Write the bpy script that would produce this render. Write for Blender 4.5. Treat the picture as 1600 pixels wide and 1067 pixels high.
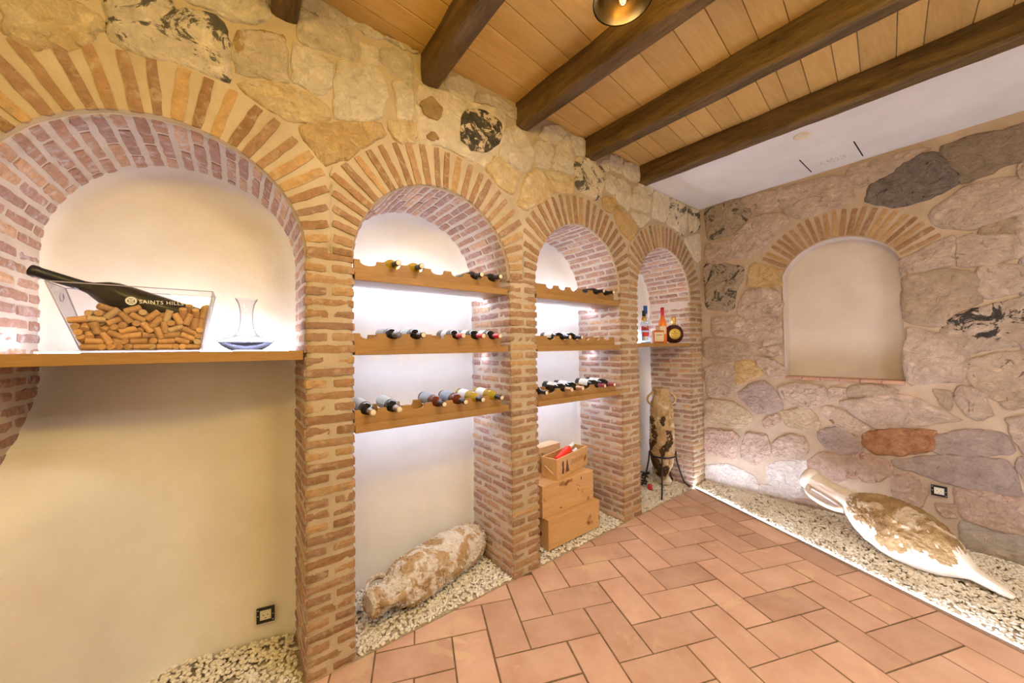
import bpy, bmesh, math, random
import numpy as np
from mathutils import Matrix, Vector, Quaternion, noise as mn
PI = math.pi
rnd = random.Random(7)
nrs = np.random.RandomState(5)
for o in list(bpy.data.objects):
    bpy.data.objects.remove(o, do_unlink=True)
SC = bpy.context.scene
COL = SC.collection

# ------------------------------------------------------------------ camera, world, lights, exposure
# metres; X runs along the arcade (wall_left, face at Y=0), Y into that wall, the stone end wall is at X=4.36
cam = bpy.data.cameras.new('camera')
cam.sensor_width = 36.0
cam.sensor_fit = 'HORIZONTAL'
cam.lens = 36.0 * 560.0 / 1600.0
cam.clip_start = 0.02
camo = bpy.data.objects.new('camera', cam)
COL.objects.link(camo)
cr = Vector((0.79373603, -0.60812156, -0.01308718)); cu = Vector((-0.00128963, -0.02319813, 0.99973006)); cf = Vector((0.608261, 0.79350489, 0.01919744))
camo.matrix_world = Matrix(((cr.x, cu.x, -cf.x, 0.0), (cr.y, cu.y, -cf.y, -1.9917), (cr.z, cu.z, -cf.z, 1.6), (0, 0, 0, 1)))
SC.camera = camo

world = bpy.data.worlds.new('world')
SC.world = world
world.use_nodes = True
world.node_tree.nodes['Background'].inputs[0].default_value = (0.9, 0.8, 0.7, 1)
world.node_tree.nodes['Background'].inputs[1].default_value = 0.05

WARM = (1.0, 0.67, 0.16)
SOFT = (1.0, 0.91, 0.83)
COOL = (0.74, 0.81, 1.0)

def lamp_light(name, loc, power, color, radius):
    d = bpy.data.lights.new(name, 'POINT')
    d.energy = power; d.color = color; d.shadow_soft_size = radius
    o = bpy.data.objects.new(name, d); o.location = loc
    COL.objects.link(o)
    return o

def ceiling_light(name, loc, power, color, size, aim=None):
    d = bpy.data.lights.new(name, 'AREA')
    d.energy = power; d.color = color; d.shape = 'DISK'; d.size = size
    o = bpy.data.objects.new(name, d); o.location = loc
    if aim:
        o.rotation_euler = (Vector(aim) - Vector(loc)).to_track_quat('-Z', 'Y').to_euler()
    COL.objects.link(o)
    return o

lamp_light('lamp_and_fill_light', (-0.35, -2.0, 2.85), 53, WARM, 0.16)
lamp_light('lamp_and_fill_light', (0.85, -2.0, 2.85), 52, WARM, 0.16)
ceiling_light('lamp_and_fill_light', (2.2, -2.1, 3.15), 9, SOFT, 0.5)
ceiling_light('lamp_and_fill_light', (1.9, -3.4, 3.15), 32, SOFT, 0.6)
ceiling_light('lamp_and_fill_light', (2.9, -3.2, 3.15), 13, SOFT, 0.6)
ceiling_light('lamp_and_fill_light', (1.15, -1.15, 3.15), 17, (1.0, 0.95, 0.95), 0.4)  # added fill to brighten the floor before the niches, not a lamp of the room
LED_NICHE, LED_TUB, LED_LIQUOR, LED_FLOOR = 60.0, 108.0, 95.0, 175.0
SC.view_settings.view_transform = 'Standard'
SC.view_settings.look = 'None'
SC.view_settings.gamma = 1.0
SC.view_settings.use_curve_mapping = False
SC.view_settings.exposure = 0.12
SC.cycles.transparent_max_bounces = 32

# ------------------------------------------------------------------ materials
def N(nt, t, **kw):
    n = nt.nodes.new(t)
    for k, v in kw.items():
        setattr(n, k, v)
    return n

def base_mat(name):
    m = bpy.data.materials.new(name)
    m.use_nodes = True
    nt = m.node_tree
    return m, nt, nt.nodes['Principled BSDF']

def noise_node(nt, scale, detail=4.0, rough=0.55, coords=None, stretch=None, dist=0.0):
    n = N(nt, 'ShaderNodeTexNoise')
    n.inputs['Scale'].default_value = scale
    n.inputs['Detail'].default_value = detail
    n.inputs['Roughness'].default_value = rough
    n.inputs['Distortion'].default_value = dist
    g = coords or N(nt, 'ShaderNodeNewGeometry').outputs['Position']
    if stretch:
        mp = N(nt, 'ShaderNodeMapping')
        mp.inputs['Scale'].default_value = stretch
        nt.links.new(g, mp.inputs['Vector']); g = mp.outputs['Vector']
    nt.links.new(g, n.inputs['Vector'])
    return n.outputs['Fac']

def ramp(nt, fac, stops, interp='LINEAR'):
    r = N(nt, 'ShaderNodeValToRGB')
    r.color_ramp.interpolation = interp
    e = r.color_ramp.elements
    while len(e) < len(stops):
        e.new(0.5)
    for el, (p, c) in zip(e, stops):
        el.position = p
        el.color = (c[0], c[1], c[2], 1) if hasattr(c, '__len__') else (c, c, c, 1)
    nt.links.new(fac, r.inputs['Fac'])
    return r.outputs['Color']

def mix(nt, fac, a, b, mode='MIX'):
    x = N(nt, 'ShaderNodeMix', data_type='RGBA', blend_type=mode)
    for v, i in ((fac, 0), (a, 6), (b, 7)):
        if isinstance(v, (int, float)):
            x.inputs[i].default_value = v
        elif isinstance(v, tuple):
            x.inputs[i].default_value = (v[0], v[1], v[2], 1)
        else:
            nt.links.new(v, x.inputs[i])
    return x.outputs[2]

def bump(nt, bs, height, strength, dist=0.01):
    b = N(nt, 'ShaderNodeBump')
    b.inputs['Strength'].default_value = strength
    b.inputs['Distance'].default_value = dist
    nt.links.new(height, b.inputs['Height'])
    nt.links.new(b.outputs['Normal'], bs.inputs['Normal'])

def rough_mat(name, c1, c2, scale=6.0, rough=0.9, bs=30.0, bstr=0.5, stain=None, stain_scale=9.0, stain_lo=0.55, rand=0.0, bdist=0.01, stretch=None):
    """two colours mixed by noise, an optional stain in patches, optional per-piece value variation, bump"""
    m, nt, b = base_mat(name)
    f = noise_node(nt, scale, 6.0, 0.6, stretch=stretch)
    c = ramp(nt, f, [(0.32, c1), (0.68, c2)])
    if stain:
        sf = noise_node(nt, stain_scale, 7.0, 0.68, dist=0.6)
        sm = ramp(nt, sf, [(stain_lo, 0.0), (stain_lo + 0.05, 1.0)])
        c = mix(nt, sm, c, stain)
    if rand:
        oi = N(nt, 'ShaderNodeObjectInfo')
        v = ramp(nt, oi.outputs['Random'], [(0.0, 1.0 - rand), (1.0, 1.0 + rand)])
        c = mix(nt, 1.0, c, v, 'MULTIPLY')
    nt.links.new(c, b.inputs['Base Color'])
    b.inputs['Roughness'].default_value = rough
    b.inputs['Specular IOR Level'].default_value = 0.25
    if bstr:
        bump(nt, b, noise_node(nt, bs, 8.0, 0.65, stretch=stretch), bstr, bdist)
    return m

def plain(name, col, rough=0.5, metal=0.0, spec=0.5, trans=0.0, ior=1.45, emit=None, estr=0.0, coat=0.0):
    m, nt, b = base_mat(name)
    b.inputs['Base Color'].default_value = (*col, 1)
    b.inputs['Roughness'].default_value = rough
    b.inputs['Metallic'].default_value = metal
    b.inputs['Specular IOR Level'].default_value = spec
    b.inputs['Transmission Weight'].default_value = trans
    b.inputs['IOR'].default_value = ior
    b.inputs['Coat Weight'].default_value = coat
    if emit:
        b.inputs['Emission Color'].default_value = (*emit, 1)
        b.inputs['Emission Strength'].default_value = estr
    return m

def wood_mat(name, c1, c2, axis='X', scale=9.0, rough=0.55, rand=0.12, knots=None, bstr=0.15):
    m, nt, b = base_mat(name)
    st = {'X': (0.12, 1, 1), 'Y': (1, 0.12, 1), 'Z': (1, 1, 0.12)}[axis]
    oi = N(nt, 'ShaderNodeObjectInfo')
    g = N(nt, 'ShaderNodeNewGeometry').outputs['Position']
    off = N(nt, 'ShaderNodeVectorMath', operation='ADD')
    sc = N(nt, 'ShaderNodeMath', operation='MULTIPLY'); sc.inputs[1].default_value = 37.0
    nt.links.new(oi.outputs['Random'], sc.inputs[0])
    nt.links.new(g, off.inputs[0]); nt.links.new(sc.outputs[0], off.inputs[1])
    v = off.outputs[0]
    f1 = noise_node(nt, scale, 5.0, 0.6, coords=v, stretch=st, dist=0.8)
    f2 = noise_node(nt, scale * 9, 4.0, 0.6, coords=v, stretch=st)
    c = ramp(nt, f1, [(0.3, c1), (0.7, c2)])
    c = mix(nt, 0.35, c, ramp(nt, f2, [(0.3, tuple(x * 0.7 for x in c1)), (0.7, c2)]))
    if knots:
        kf = noise_node(nt, 7.0, 2.0, 0.5, coords=v)
        c = mix(nt, ramp(nt, kf, [(0.68, 0.0), (0.74, 1.0)]), c, knots)
    val = ramp(nt, oi.outputs['Random'], [(0.0, 1.0 - rand), (1.0, 1.0 + rand)])
    c = mix(nt, 1.0, c, val, 'MULTIPLY')
    nt.links.new(c, b.inputs['Base Color'])
    b.inputs['Roughness'].default_value = rough
    b.inputs['Specular IOR Level'].default_value = 0.3
    bump(nt, b, f2, bstr, 0.004)
    return m

M = {}
MORT = ((0.42, 0.33, 0.225), (0.53, 0.43, 0.31))
M['mortar'] = rough_mat('lime_mortar', MORT[0], MORT[1], 5.0, 0.95, 60.0, 0.35)
def brick_mat(name='handmade_brick', tint=(1.0, 1.0, 1.0), smear=(0.50, 0.40, 0.29)):
    m, nt, b = base_mat(name)
    oi = N(nt, 'ShaderNodeObjectInfo')
    c = ramp(nt, oi.outputs['Random'], [(0.0, (0.25, 0.14, 0.075)), (0.22, (0.35, 0.20, 0.105)), (0.45, (0.28, 0.17, 0.11)), (0.7, (0.39, 0.235, 0.115)), (0.88, (0.46, 0.29, 0.135)), (1.0, (0.31, 0.185, 0.13))])
    f = noise_node(nt, 35.0, 6.0, 0.65)
    c = mix(nt, 1.0, c, ramp(nt, f, [(0.3, 0.78), (0.7, 1.2)]), 'MULTIPLY')
    s = noise_node(nt, 17.0, 6.0, 0.7, dist=0.5)
    c = mix(nt, ramp(nt, s, [(0.52, 0.0), (0.66, 0.6)]), c, smear)
    c = mix(nt, 1.0, c, tint, 'MULTIPLY')
    nt.links.new(c, b.inputs['Base Color'])
    b.inputs['Roughness'].default_value = 0.92
    b.inputs['Specular IOR Level'].default_value = 0.2
    bump(nt, b, noise_node(nt, 90.0, 6.0, 0.7), 0.5, 0.006)
    return m
M['brick'] = brick_mat()
M['brick_led_lit'] = brick_mat('pinkish_led_lit_brick', (1.32, 1.34, 1.8), (0.46, 0.46, 0.37))  # same brick tinted paler and bluer, the LED light put into its colour
M['mortar_led_lit'] = rough_mat('pale_led_lit_mortar', (0.56, 0.475, 0.41), (0.66, 0.575, 0.51), 6.0, 0.95, 60.0, 0.35)  # jamb and soffit mortar with the LED glow lightened into its colour
M['plaster'] = rough_mat('trowelled_lime_plaster', (0.73, 0.68, 0.62), (0.82, 0.79, 0.75), 2.2, 0.9, 7.0, 0.25, bdist=0.02)
M['niche_plaster_right'] = rough_mat('dull_plaster', (0.58, 0.50, 0.44), (0.68, 0.60, 0.54), 2.5, 0.9, 9.0, 0.2, bdist=0.01)
M['white_plaster'] = rough_mat('white_plaster', (0.75, 0.735, 0.72), (0.83, 0.82, 0.81), 2.5, 0.9, 9.0, 0.15, bdist=0.01)
SPEC = {
    'C': dict(c1=(0.66, 0.565, 0.44), c2=(0.78, 0.70, 0.58), scale=5),
    'C2': dict(c1=(0.56, 0.47, 0.355), c2=(0.68, 0.59, 0.47), scale=5),
    'Y': dict(c1=(0.66, 0.45, 0.19), c2=(0.80, 0.68, 0.47), scale=7),
    'O': dict(c1=(0.56, 0.36, 0.15), c2=(0.66, 0.48, 0.26), scale=7),
    'O2': dict(c1=(0.60, 0.50, 0.37), c2=(0.70, 0.59, 0.44), scale=5, stain=(0.52, 0.33, 0.13), stain_scale=5, stain_lo=0.52),
    'L': dict(c1=(0.66, 0.55, 0.41), c2=(0.78, 0.69, 0.56), scale=5, stain=(0.13, 0.115, 0.09), stain_scale=6.0, stain_lo=0.515),
    'H': dict(c1=(0.68, 0.57, 0.44), c2=(0.76, 0.67, 0.54), scale=4),
    'P': dict(c1=(0.46, 0.33, 0.255), c2=(0.64, 0.50, 0.41), scale=6, stain=(0.36, 0.26, 0.20), stain_scale=8, stain_lo=0.62),
    'B': dict(c1=(0.40, 0.29, 0.205), c2=(0.50, 0.38, 0.285), scale=6),
    'D': dict(c1=(0.36, 0.28, 0.20), c2=(0.47, 0.37, 0.28), scale=7, stain=(0.10, 0.085, 0.065), stain_scale=8, stain_lo=0.54),
    'G': dict(c1=(0.17, 0.14, 0.125), c2=(0.29, 0.235, 0.205), scale=12, stain=(0.07, 0.06, 0.05), stain_scale=18, stain_lo=0.6),
    'G2': dict(c1=(0.26, 0.195, 0.145), c2=(0.38, 0.29, 0.22), scale=7, stain=(0.17, 0.13, 0.11), stain_scale=7, stain_lo=0.58),
    'K': dict(c1=(0.45, 0.33, 0.25), c2=(0.58, 0.45, 0.36), scale=7, stain=(0.045, 0.04, 0.04), stain_scale=7.5, stain_lo=0.515),
    'K2': dict(c1=(0.45, 0.33, 0.25), c2=(0.58, 0.45, 0.36), scale=7, stain=(0.06, 0.05, 0.04), stain_scale=11, stain_lo=0.62),
    'S': dict(c1=(0.48, 0.35, 0.25), c2=(0.60, 0.46, 0.35), scale=7, stain=(0.25, 0.16, 0.11), stain_scale=16, stain_lo=0.6),
    'M': dict(c1=(0.36, 0.275, 0.25), c2=(0.49, 0.385, 0.34), scale=6),
    'R': dict(c1=(0.52, 0.33, 0.25), c2=(0.66, 0.49, 0.40), scale=10, stain=(0.42, 0.21, 0.14), stain_scale=14, stain_lo=0.6),
    'R2': dict(c1=(0.58, 0.42, 0.32), c2=(0.68, 0.53, 0.42), scale=10, stain=(0.45, 0.22, 0.09), stain_scale=12, stain_lo=0.58),
    'RR': dict(c1=(0.38, 0.14, 0.06), c2=(0.60, 0.34, 0.19), scale=13),
    'Y2': dict(c1=(0.50, 0.36, 0.22), c2=(0.62, 0.49, 0.35), scale=7),
    'W': dict(c1=(0.62, 0.53, 0.47), c2=(0.72, 0.64, 0.58), scale=7, stain=(0.50, 0.34, 0.27), stain_scale=9, stain_lo=0.62),
    'W2': dict(c1=(0.46, 0.39, 0.34), c2=(0.56, 0.48, 0.42), scale=5),
}
def stone_mat(name, c1, c2, scale, stain=None, stain_scale=9.0, stain_lo=0.55):
    m, nt, b = base_mat(name)
    f = noise_node(nt, scale, 7.0, 0.65, dist=0.4)
    c = ramp(nt, f, [(0.30, c1), (0.66, c2)])
    # chipped faces: paler and darker patches with crisp edges, fine pitting
    g = noise_node(nt, scale * 2.3, 9.0, 0.72, dist=1.2)
    c = mix(nt, 1.0, c, ramp(nt, g, [(0.34, 0.82), (0.42, 1.06), (0.56, 1.16), (0.63, 1.38)]), 'MULTIPLY')
    p = noise_node(nt, 85.0, 5.0, 0.7)
    c = mix(nt, 1.0, c, ramp(nt, p, [(0.28, 0.80), (0.42, 1.0), (0.7, 1.08)]), 'MULTIPLY')
    if stain:
        sf = noise_node(nt, stain_scale, 8.0, 0.72, dist=0.8)
        c = mix(nt, ramp(nt, sf, [(stain_lo, 0.0), (stain_lo + 0.03, 0.95)]), c, stain)
    nt.links.new(c, b.inputs['Base Color'])
    b.inputs['Roughness'].default_value = 0.93
    b.inputs['Specular IOR Level'].default_value = 0.2
    h = mix(nt, 0.25, g, noise_node(nt, 34.0, 9.0, 0.75, dist=0.6))
    bump(nt, b, h, 1.0, 0.05)
    return m
for k, a in SPEC.items():
    M['stone_' + k] = stone_mat('limestone_' + k, **a)
M['mortar_right'] = rough_mat('brown_lime_mortar', (0.43, 0.325, 0.24), (0.53, 0.41, 0.315), 5.0, 0.95, 50.0, 0.35)
M['grout'] = rough_mat('floor_grout', (0.13, 0.085, 0.05), (0.22, 0.15, 0.09), 20.0, 0.95, 60.0, 0.3)
M['tile'] = rough_mat('terracotta_tile', (0.54, 0.325, 0.235), (0.66, 0.435, 0.335), 4.0, 0.62, 35.0, 0.15, rand=0.14, stain=(0.65, 0.45, 0.30), stain_scale=3.0, stain_lo=0.58)
def gravel_mat():
    m, nt, b = base_mat('limestone_chips')
    g = N(nt, 'ShaderNodeNewGeometry')
    c = ramp(nt, g.outputs['Random Per Island'], [(0.0, (0.66, 0.59, 0.48)), (0.4, (0.77, 0.71, 0.61)), (0.75, (0.84, 0.81, 0.75)), (1.0, (0.70, 0.62, 0.50))])
    nt.links.new(c, b.inputs['Base Color'])
    b.inputs['Roughness'].default_value = 0.85
    return m
M['gravel'] = gravel_mat()
M['gravel_fines'] = rough_mat('limestone_fines', (0.40, 0.33, 0.24), (0.60, 0.52, 0.41), 60.0, 0.95, 120.0, 0.8)
M['beam'] = wood_mat('old_dark_beam_wood', (0.030, 0.017, 0.008), (0.22, 0.135, 0.05), 'Y', 16.0, 0.45, 0.15, bstr=0.6)
M['plank'] = wood_mat('oak_ceiling_plank', (0.62, 0.37, 0.11), (0.72, 0.47, 0.17), 'X', 6.0, 0.5, 0.12, bstr=0.08)
M['shelf'] = wood_mat('oiled_pine_shelf', (0.30, 0.155, 0.045), (0.42, 0.235, 0.08), 'X', 12.0, 0.4, 0.06, bstr=0.06)
M['crate'] = wood_mat('pine_crate_wood', (0.60, 0.34, 0.14), (0.70, 0.44, 0.20), 'X', 7.0, 0.5, 0.05, knots=(0.22, 0.09, 0.03), bstr=0.05)
M['crate_pale'] = wood_mat('pale_pine_crate_wood', (0.66, 0.46, 0.28), (0.74, 0.55, 0.36), 'X', 7.0, 0.5, 0.05, bstr=0.05)
M['ink'] = plain('burnt_brand_ink', (0.13, 0.055, 0.02), 0.8)
M['cork'] = rough_mat('cork', (0.55, 0.31, 0.12), (0.70, 0.43, 0.19), 60.0, 0.85, 160.0, 0.3, stain=(0.30, 0.15, 0.06), stain_scale=120.0, stain_lo=0.63, rand=0.2)
M['cork_pale'] = rough_mat('pale_cork', (0.62, 0.42, 0.20), (0.72, 0.54, 0.30), 60.0, 0.85, 160.0, 0.3, rand=0.15)
M['dark_glass'] = plain('dark_bottle_glass', (0.010, 0.012, 0.010), 0.06, spec=0.6, coat=0.3)
M['black_glass'] = plain('satin_black_bottle_glass', (0.014, 0.012, 0.009), 0.22, spec=0.4)
M['wine_glass_white'] = plain('yellow_white_wine_glass', (0.88, 0.68, 0.08), 0.05, trans=0.6)
M['wine_glass_rose'] = plain('amber_brown_wine_glass', (0.20, 0.05, 0.02), 0.05, trans=0.3)
M['red_wine_clear'] = plain('bright_red_rose_wine', (0.85, 0.04, 0.015), 0.08, spec=0.5)
M['label_white'] = plain('white_paper_label', (0.78, 0.80, 0.84), 0.6)
M['label_blue'] = plain('grey_blue_paper_label', (0.30, 0.37, 0.50), 0.55)
M['label_grey'] = plain('pale_grey_paper_label', (0.48, 0.56, 0.64), 0.55)
M['cap_black'] = plain('black_capsule_foil', (0.018, 0.017, 0.022), 0.35)
M['cap_red'] = plain('red_capsule_foil', (0.55, 0.02, 0.05), 0.3)
M['cap_wine'] = plain('dark_pink_capsule_foil', (0.32, 0.05, 0.08), 0.35)
M['cap_silver'] = plain('silver_capsule_foil', (0.62, 0.56, 0.52), 0.3, 0.7)
M['cap_grey'] = plain('blue_grey_capsule_foil', (0.16, 0.18, 0.24), 0.35, 0.2)
M['cap_tan'] = plain('tan_capsule_foil', (0.60, 0.36, 0.22), 0.35, 0.3)
M['cap_end'] = plain('capsule_end_cream', (0.78, 0.66, 0.50), 0.5)
M['cap_gold'] = plain('gold_foil', (0.72, 0.46, 0.14), 0.3, 0.8)
M['cap_blue'] = plain('blue_cap', (0.01, 0.09, 0.38), 0.4)
def glass(name, tint=(1, 1, 1), ior=1.45, rough=0.0, rim=0.42, start=0.72):
    m = bpy.data.materials.new(name); m.use_nodes = True
    nt = m.node_tree; nt.nodes.clear()
    out = N(nt, 'ShaderNodeOutputMaterial')
    tr = N(nt, 'ShaderNodeBsdfTransparent')
    gl = N(nt, 'ShaderNodeBsdfGlossy'); gl.inputs['Roughness'].default_value = 0.02
    lw = N(nt, 'ShaderNodeLayerWeight'); lw.inputs['Blend'].default_value = 0.5
    fr = N(nt, 'ShaderNodeValToRGB')
    e = fr.color_ramp.elements
    e[0].position = 0.0; e[0].color = (0.03, 0.03, 0.03, 1); e[1].position = 1.0; e[1].color = (0.45, 0.45, 0.45, 1)
    k = e.new(0.75); k.color = (0.06, 0.06, 0.06, 1)
    nt.links.new(lw.outputs['Facing'], fr.inputs['Fac'])
    dk = tuple(x * rim for x in tint)
    nt.links.new(ramp(nt, lw.outputs['Facing'], [(0.0, tint), (start, tint), (1.0, dk)]), tr.inputs[0])
    mx = N(nt, 'ShaderNodeMixShader')
    nt.links.new(fr.outputs[0], mx.inputs[0]); nt.links.new(tr.outputs[0], mx.inputs[1]); nt.links.new(gl.outputs[0], mx.inputs[2])
    nt.links.new(mx.outputs[0], out.inputs[0])
    return m
M['acrylic'] = glass('clear_acrylic', (0.965, 0.965, 0.985), 1.35)
M['acrylic_edge'] = plain('acrylic_edge', (0.62, 0.60, 0.78), 0.1, spec=0.6, trans=0.35)
M['crystal'] = glass('clear_crystal', (0.90, 0.91, 0.95), 1.5, 0.0, 0.08, 0.42)
M['crystal_shade'] = glass('grey_shaded_crystal', (0.46, 0.48, 0.56), 1.5, 0.0, 0.25, 0.5)  # dark tint paints in the grey shading of the decanter's lower bowl
M['clear_glass'] = glass('clear_bottle_glass', (0.86, 0.88, 0.92), 1.45)
M['orange_liquor'] = plain('orange_liqueur', (0.85, 0.20, 0.02), 0.06)
M['amber_liquor'] = plain('amber_liqueur', (0.50, 0.13, 0.02), 0.06)
M['cognac'] = plain('dark_cognac', (0.055, 0.012, 0.012), 0.08)
M['label_cream'] = plain('cream_label', (0.75, 0.62, 0.42), 0.6)
M['label_red'] = plain('red_label', (0.62, 0.05, 0.04), 0.5)
M['label_gold'] = plain('gold_label', (0.80, 0.60, 0.12), 0.45, 0.2)
M['led'] = plain('led_tape_cool_white', (0.9, 0.9, 0.95), 0.5, emit=COOL, estr=LED_NICHE)
M['led_tub'] = plain('led_tape_tub_shelf', (0.9, 0.9, 0.95), 0.5, emit=COOL, estr=LED_TUB)
M['led_liquor'] = plain('led_tape_liquor_shelf', (0.9, 0.9, 0.95), 0.5, emit=COOL, estr=LED_LIQUOR)
M['led_floor'] = plain('led_rope_cool_white', (0.9, 0.9, 0.95), 0.5, emit=COOL, estr=LED_FLOOR)
M['aluminium'] = plain('aluminium_profile', (0.6, 0.6, 0.62), 0.4, 0.8)
M['iron'] = plain('black_wrought_iron', (0.03, 0.028, 0.03), 0.45, 0.6)
M['brass'] = plain('aged_brass', (0.10, 0.065, 0.02), 0.35, 0.9)
M['filament'] = plain('glowing_filament', (1, 0.6, 0.2), 0.5, emit=(1.0, 0.55, 0.12), estr=9.0)
M['bulb'] = glass('amber_bulb_glass', (1.0, 0.86, 0.6), 1.4)
M['socket_black'] = plain('black_socket_plate', (0.015, 0.015, 0.018), 0.35)
M['socket_white'] = plain('ivory_socket_insert', (0.74, 0.70, 0.60), 0.45)
M['screw'] = plain('steel_screw', (0.7, 0.7, 0.7), 0.3, 0.9)
M['dark'] = plain('dark_hole', (0.01, 0.01, 0.01), 0.9)
M['print_white'] = plain('white_print', (0.85, 0.85, 0.80), 0.6)
M['terracotta_brick'] = rough_mat('terracotta_sill_tile', (0.40, 0.22, 0.15), (0.50, 0.30, 0.21), 12.0, 0.85, 60.0, 0.3, rand=0.12)
def amphora_mat(name, clay1, clay2, crust1, crust2, lo, scale, fine):
    m, nt, b = base_mat(name)
    c = ramp(nt, noise_node(nt, 7.0, 6, 0.6), [(0.3, clay1), (0.7, clay2)])
    k = ramp(nt, noise_node(nt, 30.0, 6, 0.7), [(0.3, crust1), (0.7, crust2)])
    f = noise_node(nt, scale, 6, 0.7, dist=0.5)
    c = mix(nt, ramp(nt, f, [(lo, 0.0), (lo + 0.07, 1.0)]), c, k)
    f2 = noise_node(nt, fine, 4, 0.6)
    c = mix(nt, ramp(nt, f2, [(0.60, 0.0), (0.66, 0.7)]), c, tuple(x * 0.45 for x in crust1))
    nt.links.new(c, b.inputs['Base Color'])
    b.inputs['Roughness'].default_value = 0.95
    b.inputs['Specular IOR Level'].default_value = 0.15
    bump(nt, b, noise_node(nt, fine * 0.8, 7, 0.75), 1.0, 0.012)
    return m
M['amphora_white'] = amphora_mat('barnacled_clay', (0.46, 0.29, 0.14), (0.60, 0.42, 0.25), (0.70, 0.63, 0.56), (0.88, 0.83, 0.78), 0.455, 9.0, 55.0)
M['amphora_tan'] = amphora_mat('tan_encrusted_clay', (0.40, 0.26, 0.12), (0.56, 0.40, 0.21), (0.60, 0.47, 0.30), (0.68, 0.57, 0.40), 0.52, 7.0, 40.0)
M['amphora_pale'] = rough_mat('pale_clay', (0.60, 0.48, 0.36), (0.74, 0.66, 0.57), 6.0, 0.9, 40.0, 0.35)
M['amphora_crust'] = rough_mat('brown_marine_crust', (0.20, 0.11, 0.04), (0.46, 0.31, 0.15), 8.0, 0.95, 35.0, 1.0, bdist=0.02, stain=(0.62, 0.50, 0.36), stain_scale=7.0, stain_lo=0.545)

# ------------------------------------------------------------------ mesh helpers
def mesh(name, verts, faces, mat=None, smooth=False):
    me = bpy.data.meshes.new(name)
    me.from_pydata([tuple(v) for v in verts], [], [tuple(f) for f in faces])
    if mat is not None:
        me.materials.append(M[mat] if isinstance(mat, str) else mat)
    if smooth:
        me.polygons.foreach_set('use_smooth', [True] * len(me.polygons))
    me.update()
    return me

def obj(name, me, parent=None, loc=None, rot=None, mw=None):
    o = bpy.data.objects.new(name, me)
    COL.objects.link(o)
    if parent is not None:
        o.parent = parent
    if mw is not None:
        o.matrix_basis = mw
    if loc is not None:
        o.location = loc
    if rot is not None:
        o.rotation_euler = rot
    return o

def tag(o, label, cat, group=None, kind=None):
    o['label'] = label; o['category'] = cat
    if group: o['group'] = group
    if kind: o['kind'] = kind
    return o

def empty(name, loc=(0, 0, 0), rotz=0.0):
    o = bpy.data.objects.new(name, None)
    COL.objects.link(o)
    o.location = loc; o.rotation_euler = (0, 0, rotz)
    o.empty_display_size = 0.05
    return o

def copy_tree(o, parent=None):
    c = o.copy(); COL.objects.link(c)
    if parent is not None:
        c.parent = parent
    for ch in list(o.children):
        copy_tree(ch, c)
    return c

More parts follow.
